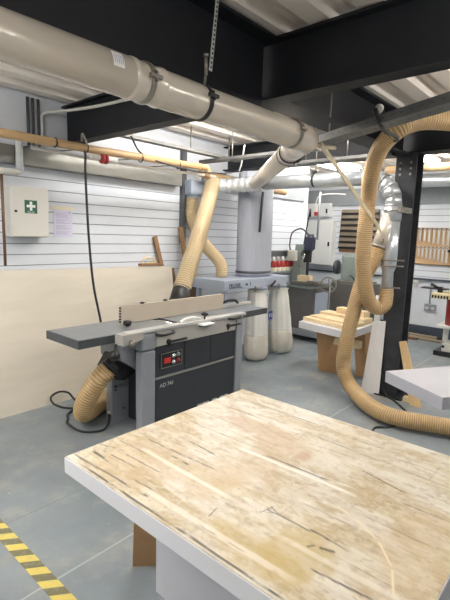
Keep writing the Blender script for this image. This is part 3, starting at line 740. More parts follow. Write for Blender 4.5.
# perforated hanger strap
t = thing('hanger_strap', 'perforated steel strap hanging the main duct below the black beam', 'strap', (1.53, 1.5, 2.31))
def hx(z): return 1.531+.034*(z-2.35)/.3
b = B(); b.quadbar((hx(2.345), 1.47, 2.345), (hx(2.83), 1.47, 2.83), .018, .004, up=(0, 1, 0)); b.build('strap', 'alurail', t)
b = B(); z = 2.355
while z < 2.82: b.quadbar((hx(z), 1.4675, z), (hx(z+.01), 1.4675, z+.01), .008, .0015, up=(0, 1, 0)); z += .02
b.build('holes', 'black', t)
b = B(); b.cyl((1.515, 1.48, 2.325), (1.51, 1.48, 2.40), .008, n=8); b.cyl((1.51, 1.48, 2.40), (1.51, 1.48, 2.412), .012, n=8); b.cyl((1.525, 1.5, 2.29), (1.52, 1.485, 2.35), .006, n=8); b.build('bolt', 'clamp', t)

# ------------------------------------------------------------------ silver duct along to the column, and its drop
t = thing('silver_duct', 'galvanised duct running past the silo to the black column', 'duct', (4.28, 2.6, 2.2))
SX, SZ, SR = 4.28, 2.222, .074
b = B(); b.sweep([(SX, 3.25, SZ), (SX, 1.95, SZ-.01)], SR, 28); b.build('pipe_run', 'galv', t)
band((SX, 2.52, SZ), (0, 1, 0), SR, m='darkclamp', parent=t, lug=(-.3, 0, 1))
b = B(); b.cyl((SX, 2.52, SZ+SR), (SX, 2.52, CZ-.05), .005, n=8); b.build('hanger_rod', 'clamp', t)
t = thing('duct_drop', 'silver segmented duct elbow and drop fixed to the column', 'duct', (4.27, 1.71, 1.1))
pts = [V((SX, 1.96, SZ-.01))]
for k in range(1, 6):
    a = PI/2*k/5; pts.append(V((SX-.01*k/5, 1.93-.28*math.sin(a), SZ-.01-.28*(1-math.cos(a)))))
pts.append(V((4.265, 1.65, 1.80)))
b = B(); n = len(pts)
for i in range(n-1):
    d = (pts[i+1]-pts[i]).normalized()*.01
    b.sweep([pts[i]-d, pts[i+1]+d], SR+.004*(1 if i % 2 else 0)+.002, 28, smooth=True)
b.build('elbow', 'galv', t)
for k in range(1, n-1): 
    b = B(); b.torus(pts[k], pts[k+1]-pts[k-1], SR+.005, .005, 28, 6); b.build('seam_ring', 'clamp', t)
b = B(); b.sweep([(4.265, 1.65, 1.80), (4.265, 1.65, 1.46), (4.265, 1.65, 1.36), (4.262, 1.65, 1.30), (4.26, 1.645, 1.12)], lambda a, i: [SR, SR, SR*.95, SR*.72, SR*.72][i], 28); b.build('drop_pipe', 'galv', t)
wy = V((4.26, 1.66, 1.84)); we = V((4.205, 1.735, 1.545))
b = B(); b.sweep([wy, we], lambda a, i: SR*.98, 28); b.build('wye_branch', 'duct', t)
for z, RR in ((1.885, SR), (1.42, SR), (1.365, SR*.97), (1.155, SR*.75)):
    b = B(); b.torus((4.265, 1.65, z), (0, 0, 1), RR+.006, .007, 28, 8); b.cyl((4.265, 1.65-RR, z), (4.30, 1.65-RR-.06, z), .008, n=8); b.build('clamp', 'clamp', t)
band(we, we-wy, SR, parent=t, lug=(-.5, -.5, .5))
b = B(); b.box((4.30, 1.565, 1.885), (4.5, 1.59, 1.905)); b.box((4.18, 1.545, 1.87), (4.47, 1.575, 1.92)); b.build('wall_bracket', 'clamp', t)

# foil length to the ribbed hose by the wall
b = B(); rr = random.Random(5)
b.sweep([(SX, 3.2, SZ), (4.26, 3.45, SZ-.005), (4.2, 3.65, SZ-.01), (4.1, 3.78, SZ-.01)], lambda a, i: .082+.010*math.sin(a*70)*rr.random()+.006*rr.random(), 24, step=.012); tag(b.build('foil_duct', 'foil'), 'crinkled foil wrapped duct between silo top and ribbed hose', 'duct')

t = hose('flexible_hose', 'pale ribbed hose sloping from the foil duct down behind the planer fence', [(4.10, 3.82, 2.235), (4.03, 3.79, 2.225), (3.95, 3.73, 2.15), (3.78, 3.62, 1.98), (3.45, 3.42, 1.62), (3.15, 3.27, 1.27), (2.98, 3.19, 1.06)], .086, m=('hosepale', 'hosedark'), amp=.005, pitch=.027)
b = B(); b.sweep([(3.0, 3.2, 1.08), (2.93, 3.17, .97), (2.85, 3.16, .87)], .092, 18); tag(b.build('hose_connector', 'black'), 'black collar at the lower end of the pale hose behind the fence', 'connector')
hose('flexible_hose', 'tan hose curving from the blast gate into the extractor box', [(3.86, 3.965, 2.05), (3.85, 3.96, 1.95), (3.85, 3.94, 1.78), (3.93, 3.84, 1.52), (4.05, 3.70, 1.32), (4.09, 3.66, 1.22), (4.09, 3.65, 1.10)], .075, m=('hosepale', 'hose'), amp=.003)
b = B(); b.box((3.76, 3.88, 2.08), (3.98, 4.04, 2.25), .004); b.cyl((3.86, 3.96, 2.08), (3.86, 3.96, 2.04), .08); tag(b.build('blast_gate', 'bluegrey'), 'pale grey blast gate box on the wall left of the foil duct', 'gate')

# ------------------------------------------------------------------ dust extractor with bags
t = thing('dust_extractor', 'blue grey dust extractor with tall cloth filter silo', 'machine', (4.45, 3.55, 0))
b = B(); b.box((3.75, 3.30, .975), (5.06, 3.85, 1.095), .008); b.build('plenum_box', 'bluegrey', t)
b = B(); b.lathe([(.1, 1.095), (1, 1.10), (1, 1.14), (.985, 1.15), (.985, 2.38), (.9, 2.4)], (4.62, 3.57, 0), (0, 0, 1), 40, .275, .2); b.build('filter_silo', 'silo', t)
b = B(); b.lathe([(1.0, 1.135), (1.012, 1.137), (1.012, 1.165), (1.0, 1.167)], (4.62, 3.57, 0), (0, 0, 1), 40, .275, .2); b.build('silo_band', 'steeledge', t)
b = B(); b.quadbar((4.52, 3.376, 2.38), (4.475, 3.385, 1.66), .03, .012, up=(0, -1, 0)); b.build('strap_tail', 'machdark', t)
text('FELDER', 'lettering', .062, (3.83, 3.2985, 1.012), (1, 0, 0), (0, 0, 1), 'darktext', t, bold=True)
text('3', 'lettering', .055, (4.21, 3.2985, 1.015), (1, 0, 0), (0, 0, 1), 'darktext', t, bold=True)
b = B(); b.box((3.83, 3.2975, 1.0), (4.07, 3.3005, 1.007)); b.box((4.13, 3.2975, 1.02), (4.17, 3.3005, 1.045)); b.build('print_bar', 'darktext', t)
for x, y in ((3.82, 3.78), (4.98, 3.78), (3.82, 3.36), (5.0, 3.4)):
    b = B(); b.box((x-.025, y-.025, 0), (x+.025, y+.025, .975)); b.build('leg', 'bluegrey', t)
for x in (4.32, 4.6, 4.82, 5.02):
    b = B(); b.box((x-.012, 3.285, .93), (x+.012, 3.30, 1.0)); b.cyl((x, 3.29, .95), (x, 3.275, .985), .005, n=8); b.build('bag_clip', 'clamp', t)
for x in (4.52, 5.0):
    b = B(); b.lathe([(.12, .94), (.13, .94), (.13, .98), (.12, .98)], (x, 3.42, 0), n=32); b.build('bag_collar', 'bluegrey', t)
b = B(); b.sweep([(4.60, 3.27, .98), (4.62, 3.24, 1.02), (4.66, 3.24, 1.05)], .014, 8, step=.01); b.build('clamp_lever', 'darkclamp', t)

def bag(cx, cy, label, seed, sc, tilt, top, logo):
    sc *= .68
    t = thing('collection_bag', label, 'bag', (cx, cy, 0), 'dust collection bags')
    r = np.random.default_rng(seed); ph = r.random(8)*6.28
    def ring(z, R, n=44, fold=.0):
        out = []
        for j in range(n):
            a = 2*PI*j/n; w = 1+fold*(math.sin(7*a+ph[0])+.7*math.sin(12*a+ph[1])+.5*math.sin(3*a+z*5+ph[2])+.8*math.sin(2*a-z*7+ph[3])+.5*math.sin(5*a+z*16+ph[4]))
            out.append((cx+tilt*(1-z)+R*w*math.cos(a), cy+R*.85*w*math.sin(a), z))
        return out
    def skin(name, prof, m):
        b = B(); R = [[b.bm.verts.new(p) for p in ring(z, rr_, fold=f)] for z, rr_, f in prof]; n = 44
        for i in range(len(R)-1):
            for j in range(n):
                f = b.bm.faces.new((R[i][j], R[i][(j+1) % n], R[i+1][(j+1) % n], R[i+1][j])); f.smooth = True
        b.bm.faces.new(R[0][::-1]); b.bm.faces.new(R[-1]); return b.build(name, m, t)
    skin('filled_bottom', [(0.005, .14*sc, .02), (.02, .22*sc, .02), (.08, .262*sc, .035), (.2, .275*sc, .03), (.32, .265*sc, .025), (.335, .262*sc, .025)], 'bagfill')
    skin('empty_sleeve', [(.325, .263*sc, .025), (.36, .252*sc, .04), (.5, .25*sc, .06), (.65, .235*sc, .065), (.78, .215*sc, .06), (.88, .195*sc, .05), (top-.02, .185*sc, .04), (top, .195*sc, .02)], 'bag')
    b = B(); b.torus((cx+tilt*(1-top+.03), cy, top-.03), (0, 0, 1), .187*sc, .007, 36, 8); b.build('neck_band', 'bag', t)
    return t
t = bag(4.52, 3.42, 'white bag with blue print hanging nearer the planer', 3, .92, .03, .945, 1)
b = B(); b.box((4.575, 3.262, .55), (4.665, 3.268, .66)); q = b.build('blue_print', 'bluelogo', t)
text('F', 'lettering', .07, (4.583, 3.261, .58), (1, 0, 0), (0, 0, 1), 'whitetext', q, bold=True); text('E', 'lettering', .07, (4.623, 3.261, .58), (1, 0, 0), (0, 0, 1), 'whitetext', q, bold=True)
bag(5.0, 3.42, 'plain cream bag on the right beside the grey machine base', 9, 1.0, .13, .945, 0)

# shelf of red bottles on the slatted wall
t = thing('wall_ledge', 'grey ledge on the slatted wall above the red bottles', 'ledge', (5.9, 3.98, 1.36))
b = B(); b.box((5.2, 3.93, 1.385), (6.5, 4.05, 1.40)); b.box((5.2, 4.03, 1.25), (6.5, 4.05, 1.385)); b.build('board', 'wallgrey', t)
t = thing('bottle_shelf', 'narrow shelf holding the row of red bottles', 'shelf', (5.85, 3.97, 1.05))
b = B(); b.box((5.3, 3.90, 1.055), (6.5, 4.05, 1.075)); b.build('board', 'wallgrey', t)
ORD = ['first', 'second', 'third', 'fourth', 'fifth', 'sixth', 'seventh', 'eighth', 'ninth', 'tenth', 'eleventh', 'twelfth', 'thirteenth', 'fourteenth']
for k in range(7):
    x = 5.62+.125*k; t = thing('spray_bottle', ORD[k]+' red bottle from the silo along the wall shelf', 'bottle', (x, 3.96, 1.075), 'red bottles on the wall shelf')
    b = B(); b.lathe([(.03, 0), (.05, .005), (.05, .11), (.035, .15), (.02, .165)], (x, 3.96, 1.075), n=16); b.build('body', 'red', t)
    b = B(); b.lathe([(.021, .16), (.026, .165), (.026, .21), (.012, .225)], (x, 3.96, 1.075), n=12); b.build('cap', 'white', t)
    b = B(); b.lathe([(.0508, .002), (.0515, .004), (.0515, .06), (.0508, .062)], (x, 3.96, 1.075), n=16); b.build('paper_band', 'papercream', t)

# ------------------------------------------------------------------ hollow chisel mortiser on its stand
t = thing('mortiser', 'grey mortising machine with navy motor on a box base', 'machine', (6.1, 3.6, .1))
b = B(); b.box((5.93, 3.42, .18), (6.45, 3.90, .83), .01); b.build('base_cabinet', 'machbase', t)
b = B(); b.box((5.90, 3.40, .83), (6.48, 3.92, .865), .006); b.build('base_top', 'mach2', t)
b = B(); b.box((6.0, 3.412, .30), (6.4, 3.422, .76)); b.build('side_panel', 'bluegrey', t)
b = B(); b.prism([(6.02, 3.72, .865), (6.02, 3.90, .865), (6.02, 3.90, 1.0), (6.02, 3.85, 1.2), (6.02, 3.83, 1.5), (6.02, 3.67, 1.5), (6.02, 3.68, 1.42), (6.02, 3.74, 1.35), (6.02, 3.72, 1.1)], (.2, 0, 0)); b.build('column', 'mach2', t)
b = B(); b.box((5.95, 3.78, 1.24), (6.02, 3.93, 1.40), .01); b.build('switch_box', 'cabwhite', t)
b = B(); b.box((6.0, 3.54, 1.42), (6.14, 3.67, 1.62), .02); b.cyl((6.07, 3.60, 1.40), (6.07, 3.60, 1.66), .055); b.build('motor', 'navy', t)
b = B(); b.box((6.03, 3.59, 1.22), (6.13, 3.68, 1.42), .01); b.cyl((6.08, 3.63, 1.0), (6.08, 3.63, 1.22), .022); b.build('chisel_head', 'black', t)
b = B(); b.cyl((6.05, 3.70, 1.5), (6.02, 3.60, 2.05), .010); b.cyl((6.02, 3.60, 1.92), (6.02, 3.60, 2.05), .018); b.build('feed_lever', 'black', t)
b = B(); b.cyl((6.1, 3.5, 1.58), (6.1, 3.49, 2.3), .016); b.build('rise_post', 'machgrey', t)
b = B(); b.sweep([(6.03, 3.62, 1.66), (6.02, 3.74, 1.74), (6.02, 3.9, 1.68), (6.02, 3.94, 1.5), (6.03, 3.93, 1.4)], .011, 8, step=.03); b.build('motor_cable', 'rubber', t)
b = B(); b.box((5.92, 3.40, .89), (6.2, 3.80, .93), .005); b.box((5.98, 3.45, .865), (6.14, 3.72, .89)); b.box((5.86, 3.3, .93), (5.94, 3.5, .96)); b.build('work_table', 'clamp', t)
def handwheel(c, ax, R, nm='handwheel'):
    c = V(c); ax = V(ax).normalized(); b = B(); b.torus(c, ax, R, R*.1, 28, 8)
    u = ax.cross(V((0, 0, 1))).normalized(); w = ax.cross(u)
    for k in range(3):
        a = 2*PI*k/3+.5; b.cyl(c, c+(u*math.cos(a)+w*math.sin(a))*R, R*.07, n=8)
    b.cyl(c-ax*.03, c+ax*.05, R*.16, n=12); b.cyl(c+u*R*.9, c+u*R*.9+ax*.07, R*.1, n=10); b.build(nm, 'clamp', t)
handwheel((5.88, 3.14, .93), (-1, -.4, 0), .11); handwheel((5.92, 3.30, .86), (-1, -.2, 0), .05)
b = B(); b.cyl((5.9, 3.16, .93), (6.06, 3.42, .9), .02); b.build('wheel_shaft', 'clamp', t)
b = B(); b.quadbar((5.99, 3.72, .978), (5.99, 3.50, .978), .09, .09); tag(b.build('wood_block', 'pine'), 'small wood block clamped on the mortiser table', 'wood')
b = B(); b.cyl((5.98, 3.70, 1.15), (5.97, 3.62, 1.36), .012); b.build('depth_rod', 'chrome', t)
t = thing('machine_dolly', 'low dolly with castors under the mortiser base', 'dolly', (6.2, 3.6, 0))
b = B(); b.box((5.90, 3.2, .09), (6.5, 4.0, .18)); b.build('deck', 'wallgrey', t)
for x, y in ((5.95, 3.25), (6.44, 3.25), (5.95, 3.93), (6.44, 3.93)):
    b = B(); b.cyl((x-.015, y, .042), (x+.015, y, .042), .042, n=18); b.cyl((x, y, .06), (x, y, .095), .02, n=10); b.build('castor', 'whitepipe', t)

# second grey machine beyond, partly behind the hoses
t = thing('grinder_stand', 'grey upright machine with red switch behind the tan hoses', 'machine', (7.1, 3.2, 0))
b = B(); b.box((6.85, 2.95, 0), (7.35, 3.62, .86), .01); b.build('base', 'machbase', t)
b = B(); b.box((6.93, 3.22, .86), (7.2, 3.5, 1.36), .05); b.build('head', 'mach2', t)
b = B(); b.cyl((7.05, 3.22, 1.16), (7.05, 2.95, 1.16), .1, n=24); b.build('motor', 'machgrey', t)
b = B(); b.lathe([(.03, 0), (.12, .01), (.12, .05), (.03, .06)], (6.99, 3.56, 1.12), (0, 1, 0), 24); b.build('grinding_wheel', 'castiron', t)
b = B(); b.box((6.86, 3.0, .86), (7.3, 3.6, .90)); b.build('tool_rest', 'clamp', t)
b = B(); b.lathe([(.03, 0), (.03, .03), (.045, .03), (.045, .05)], (6.85, 3.05, .76), (-1, 0, 0), 16); b.build('stop_switch', 'red', t)
b = B(); b.sweep([(6.9, 3.3, 1.0), (6.8, 3.2, .98), (6.83, 3.12, .84)], .012, 8, step=.03); b.build('cable', 'rubber', t)

# white electrical boxes on the far wall
def panel(y0, y1, z0, z1, label, d=.16):
    t = thing('electrical_box', label, 'cabinet', (WX1-d/2, (y0+y1)/2, z0))
    b = B(); b.box((WX1-d, y0, z0), (WX1+.004, y1, z1), .006); b.build('body', 'white', t)
    b = B(); b.box((WX1-d-.012, y0+.01, z0+.01), (WX1-d, y1-.01, z1-.01), .004); q = b.build('door', 'white', t)
    b = B(); b.box((WX1-d-.022, y0+.04, (z0+z1)/2-.06), (WX1-d-.012, y0+.07, (z0+z1)/2+.02)); b.build('latch', 'black', q)
panel(4.02, 4.58, 1.10, 1.93, 'tall white electrical cabinet on the far wall behind the mortiser'); panel(4.12, 4.6, 2.0, 2.25, 'smaller white box above the tall electrical cabinet', .12)
t = thing('safety_switch', 'white switch with red part hanging by the mortiser post', 'switch', (6.3, 3.6, 2.0))
b = B(); b.box((6.06, 3.51, 2.0), (6.11, 3.555, 2.10), .006); b.build('body', 'cabwhite', t); b = B(); b.box((6.05, 3.505, 1.94), (6.10, 3.55, 2.0), .005); b.build('red_part', 'red', t)
b = B(); b.sweep([(6.08, 3.55, 2.12), (6.1, 3.5, 2.24), (6.2, 3.35, 2.27), (6.35, 3.2, 2.27)], .009, 8, step=.03); b.build('flex', 'whitepipe', t)
# wooden rack on the far wall, its shaded gaps filled by black bars
t = thing('wall_rack', 'wooden wall rack with black gaps between its shelves', 'rack', (7.6, 3.9, 1.35))
b = B(); b.box((WX1-.02, 3.2, 1.36), (WX1, 3.93, 2.10)); b.build('back_panel', 'brownwood', t)
for k in range(7):
    b = B(); b.box((WX1-.06, 3.2, 1.42+.103*k), (WX1-.02, 3.90+.006*(6-k), 1.455+.103*k)); b.build('shelf', 'black', t)  # black bar stands for the shadow in the gap between boards
    b = B(); b.box((WX1-.05, 3.2, 1.463+.103*k), (WX1-.02, 3.90+.006*(6-k), 1.512+.103*k)); b.build('front_board', 'oldwood', t)

# spanner board on the far wall right of the column
t = thing('tool_board', 'tan tool board on the far wall right of the column', 'board', (7.68, 2.2, 1.22))
b = B(); b.box((WX1-.022, 1.3, 1.22), (WX1, 2.95, 1.82)); b.build('panel', 'board', t)
b = B(); b.box((WX1-.05, 1.3, 1.79), (WX1-.022, 2.95, 1.815)); b.box((WX1-.05, 1.3, 1.50), (WX1-.022, 2.95, 1.515)); b.box((WX1-.03, 1.3, 1.22), (WX1-.0, 2.95, 1.235)); b.build('rail', 'darkwood', t)
def spanner(y, ztop, L, label, grp):
    x = WX1-.0535; t = thing('spanner', label, 'spanner', (x, y, ztop-L), grp)
    b = B(); b.quadbar((x, y, ztop-.02), (x, y, ztop-L+.02), .022+.03*L, .008, up=(1, 0, 0)); b.build('shank', 'spanner', t)
    b = B(); b.torus((x, y, ztop-.012), (1, 0, 0), .015+.02*L, .006, 16, 6); b.build('ring_end', 'spanner', t)
    h = .02+.05*L
    b = B(); b.prism([(x-.004, y-h*.5, ztop-L+.03), (x-.004, y+h*.5, ztop-L+.03), (x-.004, y+h*.62, ztop-L), (x-.004, y+h*.25, ztop-L-.012), (x-.004, y+h*.2, ztop-L+.012), (x-.004, y-h*.2, ztop-L+.012), (x-.004, y-h*.25, ztop-L-.012), (x-.004, y-h*.62, ztop-L)], (.008, 0, 0)); b.build('open_end', 'spanner', t)
ys = [2.62-.072*k for k in range(13)]
for k, y in enumerate(ys[:12]): spanner(y, 1.80, .16+.012*k, ORD[k]+' spanner from the column in the upper row', 'spanners in the upper row')
for k in range(10): spanner(2.60-.062*k, 1.505, .12+.0125*k, ORD[k]+' spanner from the column in the lower row', 'spanners in the lower row')
t = thing('hand_drill', 'dark cordless tool hanging at the end of the lower spanner row', 'tool', (7.6, 1.95, 1.35))
b = B(); b.box((7.56, 1.72, 1.42), (7.64, 1.98, 1.5), .02); b.cyl((7.6, 1.98, 1.46), (7.6, 2.02, 1.46), .02); b.build('body', 'black', t)
b = B(); b.box((7.57, 1.86, 1.28), (7.63, 1.93, 1.43), .012); b.build('grip', 'black', t)
b = B(); b.box((7.64, 1.84, 1.45), (7.70, 1.88, 1.47)); b.build('hook', 'clamp', t)

# socket and conduit on the far wall
t = thing('wall_socket', 'grey metal socket under a vertical conduit on the pale far wall', 'socket', (7.67, 2.2, .5))
b = B(); b.box((WX1-.045, 2.13, .47), (WX1, 2.31, .58), .006); q = b.build('box', 'socket', t)
for y in (2.175, 2.265):
    b = B(); b.box((WX1-.049, y-.025, .49), (WX1-.044, y+.025, .535)); b.build('outlet', 'whitepipe', q)
b = B(); b.cyl((WX1-.02, 2.24, .58), (WX1-.02, 2.24, .95), .012, n=10); b.cyl((WX1-.02, 2.24, .95), (WX1-.02, 2.55, .955), .012, n=10); b.build('conduit', 'socket', t)
t = thing('junction_box', 'small white junction box on the far wall beside the column', 'box', (7.67, 2.5, .88)); b = B(); b.box((WX1-.05, 2.45, .86), (WX1, 2.54, .95), .005); b.build('body', 'whitepipe', t)
b = B(); b.cyl((WX1-.053, 2.495, .905), (WX1-.05, 2.495, .905), .012, n=10); b.build('screw', 'clamp', t)
# scrap timber along the skirting
for k, (x, y0, y1, z, m, lb) in enumerate(((7.50, 1.95, 2.75, .0, 'oldwood', 'brown plank on the floor below the wall socket'), (7.58, 2.05, 2.85, .035, 'oldwood', 'pale plank lying on the brown one below the socket'), (7.42, 2.3, 2.9, .0, 'darkwood', 'dark plank lying in front of the other two'))):
    b = B(); b.box((x-.045, y0, z), (x+.045, y1, z+.034), .003); tag(b.build('floor_plank', m), lb, 'plank', 'planks on the floor by the far wall')
b = B(); b.box((7.64, 1.86, 2.27), (7.70, 1.87, 2.28))
b.bm.free()
# pale horizontal duct high on the far wall right of the column
b = B(); b.sweep([(7.3, 3.3, 2.53), (7.3, -3.4, 2.50)], .10, 20); tag(b.build('galvanised_pipe', 'galv'), 'fat silver pipe high up to the right of the column', 'pipe')
b = B(); b.sweep([(6.6, 2.7, 2.62), (6.6, -3.4, 2.60)], .055, 16); tag(b.build('insulated_pipe', 'tanpipe'), 'tan pipe above the silver one right of the column', 'pipe')

# machine at the right edge
t = thing('bench_machine', 'red and cream bench machine on a stand at the right edge', 'machine', (6.75, 1.6, 0))
b = B(); b.box((6.64, 1.25, .07), (6.95, 1.72, .19), .01); b.build('foot', 'cabwhite', t)
b = B(); b.box((6.62, 1.22, 0), (6.98, 1.82, .07), .01); b.build('floor_pad', 'black', t)
for y in (1.68, 1.28):
    b = B(); b.box((6.72, y, .2), (6.79, y+.06, .42), .004); b.build('leg', 'cabwhite', t)
b = B(); b.box((6.55, 1.2, .42), (6.98, 1.80, .455), .005); b.build('shelf', 'white', t)
b = B(); b.cyl((6.74, 1.56, .455), (6.74, 1.56, .83), .17, n=28); b.build('red_drum', 'red', t)
b = B(); b.box((6.5, 1.15, .83), (6.98, 1.88, .90), .01); b.build('top_slab', 'cream', t)
for k in range(6):
    b = B(); b.box((6.488, 1.66+.038*k, .832), (6.50, 1.68+.038*k, .872)); b.build('tooth', 'black', t)
b = B(); b.box((6.6, 1.72, .94), (6.75, 2.06, .955)); b.box((6.62, 1.78, .90), (6.66, 1.84, .98)); b.cyl((6.65, 1.85, .96), (6.72, 1.95, 1.0), .02); b.build('clamp_arm', 'black', t)
b = B(); b.cyl((6.595, 1.69, .15), (6.60, 1.69, .15), .02, n=12); b.build('knob', 'black', t)

# ------------------------------------------------------------------ low bench with planks
t = thing('low_bench', 'low white topped bench stacked with pale planks behind the hose', 'bench', (4.8, 2.42, 0))
b = B(); b.prism([(4.50, 2.76, .54), (4.37, 2.06, .54), (5.17, 2.06, .54), (5.3, 2.76, .54)], (0, 0, .08)); b.build('top', 'benchwhite', t)
for y0, y1, sgn in ((2.36, 2.60, 1),):
    b = B(); b.prism([(4.72, 2.58, 0), (4.80, 2.38, 0), (4.76, 2.36, .54), (4.64, 2.60, .54)], (.36, .0, .0)); b.build('leg', 'mdf', t)
b = B(); b.prism([(4.86, 2.16, 0), (4.90, 2.06, 0), (4.86, 2.09, .54), (4.80, 2.20, .54)], (.3, .0, .0)); b.build('leg', 'mdf', t)
b = B(); b.box((4.75, 2.1, .36), (4.83, 2.5, .44)); b.build('stretcher', 'pine', t)
def plank(p, q, w, th, label, m='pine'):
    b = B(); b.quadbar(p, q, w, th, bev=.003); return tag(b.build('plank', m), label, 'plank', 'planks on the low bench')
plank((4.66, 2.74, .643), (4.53, 2.10, .643), .16, .045, 'front pale plank lying on the low bench')
plank((4.86, 2.74, .643), (4.74, 2.10, .643), .18, .045, 'second pale plank from the front on the low bench')
plank((5.07, 2.74, .655), (4.95, 2.10, .655), .18, .07, 'thicker pale plank behind the second one on the low bench')
plank((5.1, 2.55, .725), (5.02, 2.15, .725), .12, .07, 'short block on top of the rear plank')
plank((4.69, 2.70, .676), (4.57, 2.14, .676), .07, .02, 'thin strip lying on the front plank')

# white board leaning by the column, offcuts, cable
b = B(); b.prism([(4.39, 1.885, 0), (4.43, 1.705, 0), (4.475, 1.712, .78), (4.455, 1.838, .76)], (.022, .006, 0)); tag(b.build('painted_board', 'whiteboard'), 'white painted board leaning on the column below the duct', 'board')
b = B(); b.prism([(4.53, 1.86, .0), (4.53, 1.79, .0), (4.53, 1.80, 1.03), (4.53, 1.86, 1.03)], (.02, 0, 0))
tag(b.build('white_batten', 'white'), 'narrow white batten standing behind the painted board', 'board')
b = B(); b.prism([(4.38, 1.26, 0), (4.38, 1.37, 0), (4.46, 1.555, .595), (4.46, 1.49, .615)], (.025, .0, 0)); tag(b.build('timber_offcut', 'pinez'), 'pale offcut leaning on the right side of the column', 'timber')
t_ = B(); t_.box((4.43, 1.38, 0), (4.50, 1.46, .05), .006); tag(t_.build('wood_scrap', 'pine'), 'small pale wood scrap on the floor at the column foot', 'wood')
b = B(); b.sweep([(4.475, 1.74, .34), (4.46, 1.69, .2), (4.45, 1.66, .06), (4.42, 1.61, .013), (4.378, 1.535, .011), (4.24, 1.40, .011), (4.12, 1.31, .011), (3.9, 1.25, .0), (3.72, 1.31, .0), (3.6, 1.39, .011), (3.45, 1.36, .011)], .010, 8, step=.02)
tag(b.build('power_cable', 'rubber'), 'black cable running from the column foot under the tan hose', 'cable')

# hanging hose loop from the tray to the drop duct
hose('flexible_hose', 'tan hose hooked on the tray and looping down to the silver drop', [
    (4.75, -.9, 2.36), (4.45, .1, 2.41), (4.1, .65, 2.46), (3.85, .86, 2.485), (3.63, 1.04, 2.49), (3.484, 1.204, 2.484), (3.40, 1.335, 2.42), (3.50, 1.50, 2.315), (3.65, 1.62, 2.15), (3.82, 1.705, 1.96), (3.841, 1.725, 1.65),
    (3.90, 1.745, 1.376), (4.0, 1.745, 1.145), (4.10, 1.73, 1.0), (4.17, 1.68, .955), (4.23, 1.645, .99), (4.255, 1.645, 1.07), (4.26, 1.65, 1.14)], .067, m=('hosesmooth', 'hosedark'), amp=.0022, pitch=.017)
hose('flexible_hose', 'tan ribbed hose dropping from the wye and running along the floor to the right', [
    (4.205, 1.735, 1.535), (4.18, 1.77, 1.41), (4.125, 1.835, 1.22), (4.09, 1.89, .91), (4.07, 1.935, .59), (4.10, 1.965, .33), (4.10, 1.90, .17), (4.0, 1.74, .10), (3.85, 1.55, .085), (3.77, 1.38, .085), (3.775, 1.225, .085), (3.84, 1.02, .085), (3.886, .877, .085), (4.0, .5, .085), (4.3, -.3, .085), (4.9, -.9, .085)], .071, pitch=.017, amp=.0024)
# hook and strap that hold the hose on the tray
t = thing('hose_hook', 'black strap and pale pulley holding the hose up on the tray', 'hook', (2.74, 1.2, 2.37))
b = B(); b.sweep([(2.70, 1.21, 2.385), (2.63, 1.17, 2.37), (2.66, 1.15, 2.30), (2.85, 1.2, 2.30), (3.15, 1.26, 2.33), (3.33, 1.30, 2.335), (3.45, 1.40, 2.36)], .013, 8, step=.02); b.build('strap', 'rubber', t)
b = B(); b.lathe([(.014, 0), (.026, .004), (.026, .022), (.014, .026)], (2.74, 1.2, 2.40), (-.7, -.5, .2), 18); b.cyl((2.74, 1.2, 2.37), (2.75, 1.21, 2.40), .01); b.build('pulley', 'whitepipe', t)

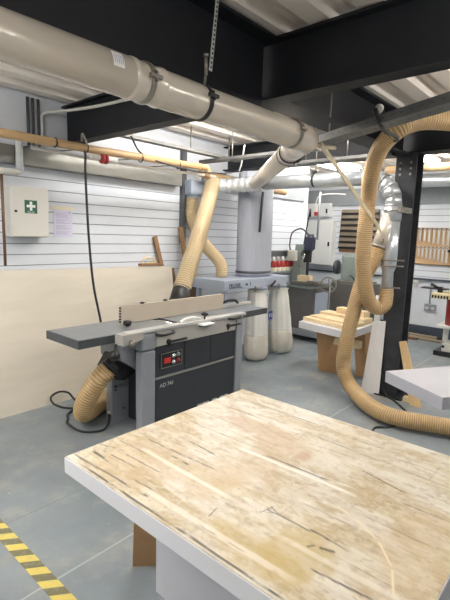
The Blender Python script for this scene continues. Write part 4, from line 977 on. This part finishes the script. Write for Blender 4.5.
# bracing straps from the main duct end to the wye
b = B(); b.quadbar((2.59, 1.50, 2.205), (4.14, 1.70, 1.70), .05, .006, up=(-.75, -.35, .3)); tag(b.build('brace_strap', 'strapc'), 'long cream strap sloping from the main duct end to the wye', 'strap')
b = B(); b.cyl((3.98, 1.86, 2.28), (4.18, 1.79, 1.86), .008, n=8); tag(b.build('brace_rod', 'clamp'), 'thin grey rod beside the silver elbow', 'rod')
b = B(); b.cyl((2.62, 1.6, 2.21), (2.82, 1.52, 2.22), .014, n=12); tag(b.build('pipe_stub', 'strapc'), 'small cream pipe stub at the main duct end', 'pipe')

# ------------------------------------------------------------------ grey table at right
Lc = V((2.70, 1.006, .8)); u = V((.856, -.517, 0)); v = V((-.447, -.894, 0)); v = V((-.517, -.856, 0))
t = thing('machine_table', 'plain pale grey table top corner at the right edge', 'table', (2.95, .6, 0))
P4 = [Lc, Lc+u*1.15, Lc+u*1.15+v*.47, Lc+v*.47]
b = B(); b.prism([p-V((0, 0, .07)) for p in P4], (0, 0, .07)); b.build('table_top', 'benchgrey', t)
c = Lc+u*.86+v*.235; c.z = .365
rot = Matrix((u, -v, V((0, 0, 1)))).transposed().to_4x4()
b = B(); b.box(c-V((.22, .14, .315)), c+V((.22, .14, .365)), .006, rot); b.build('pedestal', 'machgrey', t)
b = B(); b.box(V((c.x-.24, c.y-.16, 0)), V((c.x+.24, c.y+.16, .05)), .004, rot); b.build('plinth', 'machdark', t)

# ------------------------------------------------------------------ world, camera, view
w = bpy.data.worlds.new('world'); SC.world = w; w.use_nodes = True
w.node_tree.nodes['Background'].inputs[0].default_value = (.8, .9, 1, 1); w.node_tree.nodes['Background'].inputs[1].default_value = .3
cam = bpy.data.cameras.new('camera'); co = bpy.data.objects.new('camera', cam); COL.objects.link(co)
hd, pt, ro = math.radians(41.248), math.radians(8.429), math.radians(1.686)
Fv = V((math.cos(hd)*math.cos(pt), math.sin(hd)*math.cos(pt), -math.sin(pt)))
R0 = V((math.sin(hd), -math.cos(hd), 0)); U0 = R0.cross(Fv)
R1 = R0*math.cos(ro)+U0*math.sin(ro); U1 = U0*math.cos(ro)-R0*math.sin(ro)
mw = Matrix((R1, U1, -Fv)).transposed().to_4x4(); mw.translation = V((0, 0, 1.62)); co.matrix_world = mw
cam.sensor_fit = 'VERTICAL'; cam.sensor_height = 36; cam.lens = 443.03/600*36; cam.clip_start = .05
SC.camera = co
vs_ = SC.view_settings; vs_.view_transform = 'Standard'; vs_.look = 'None'; vs_.gamma = 1; vs_.exposure = -0.1; vs_.use_curve_mapping = False
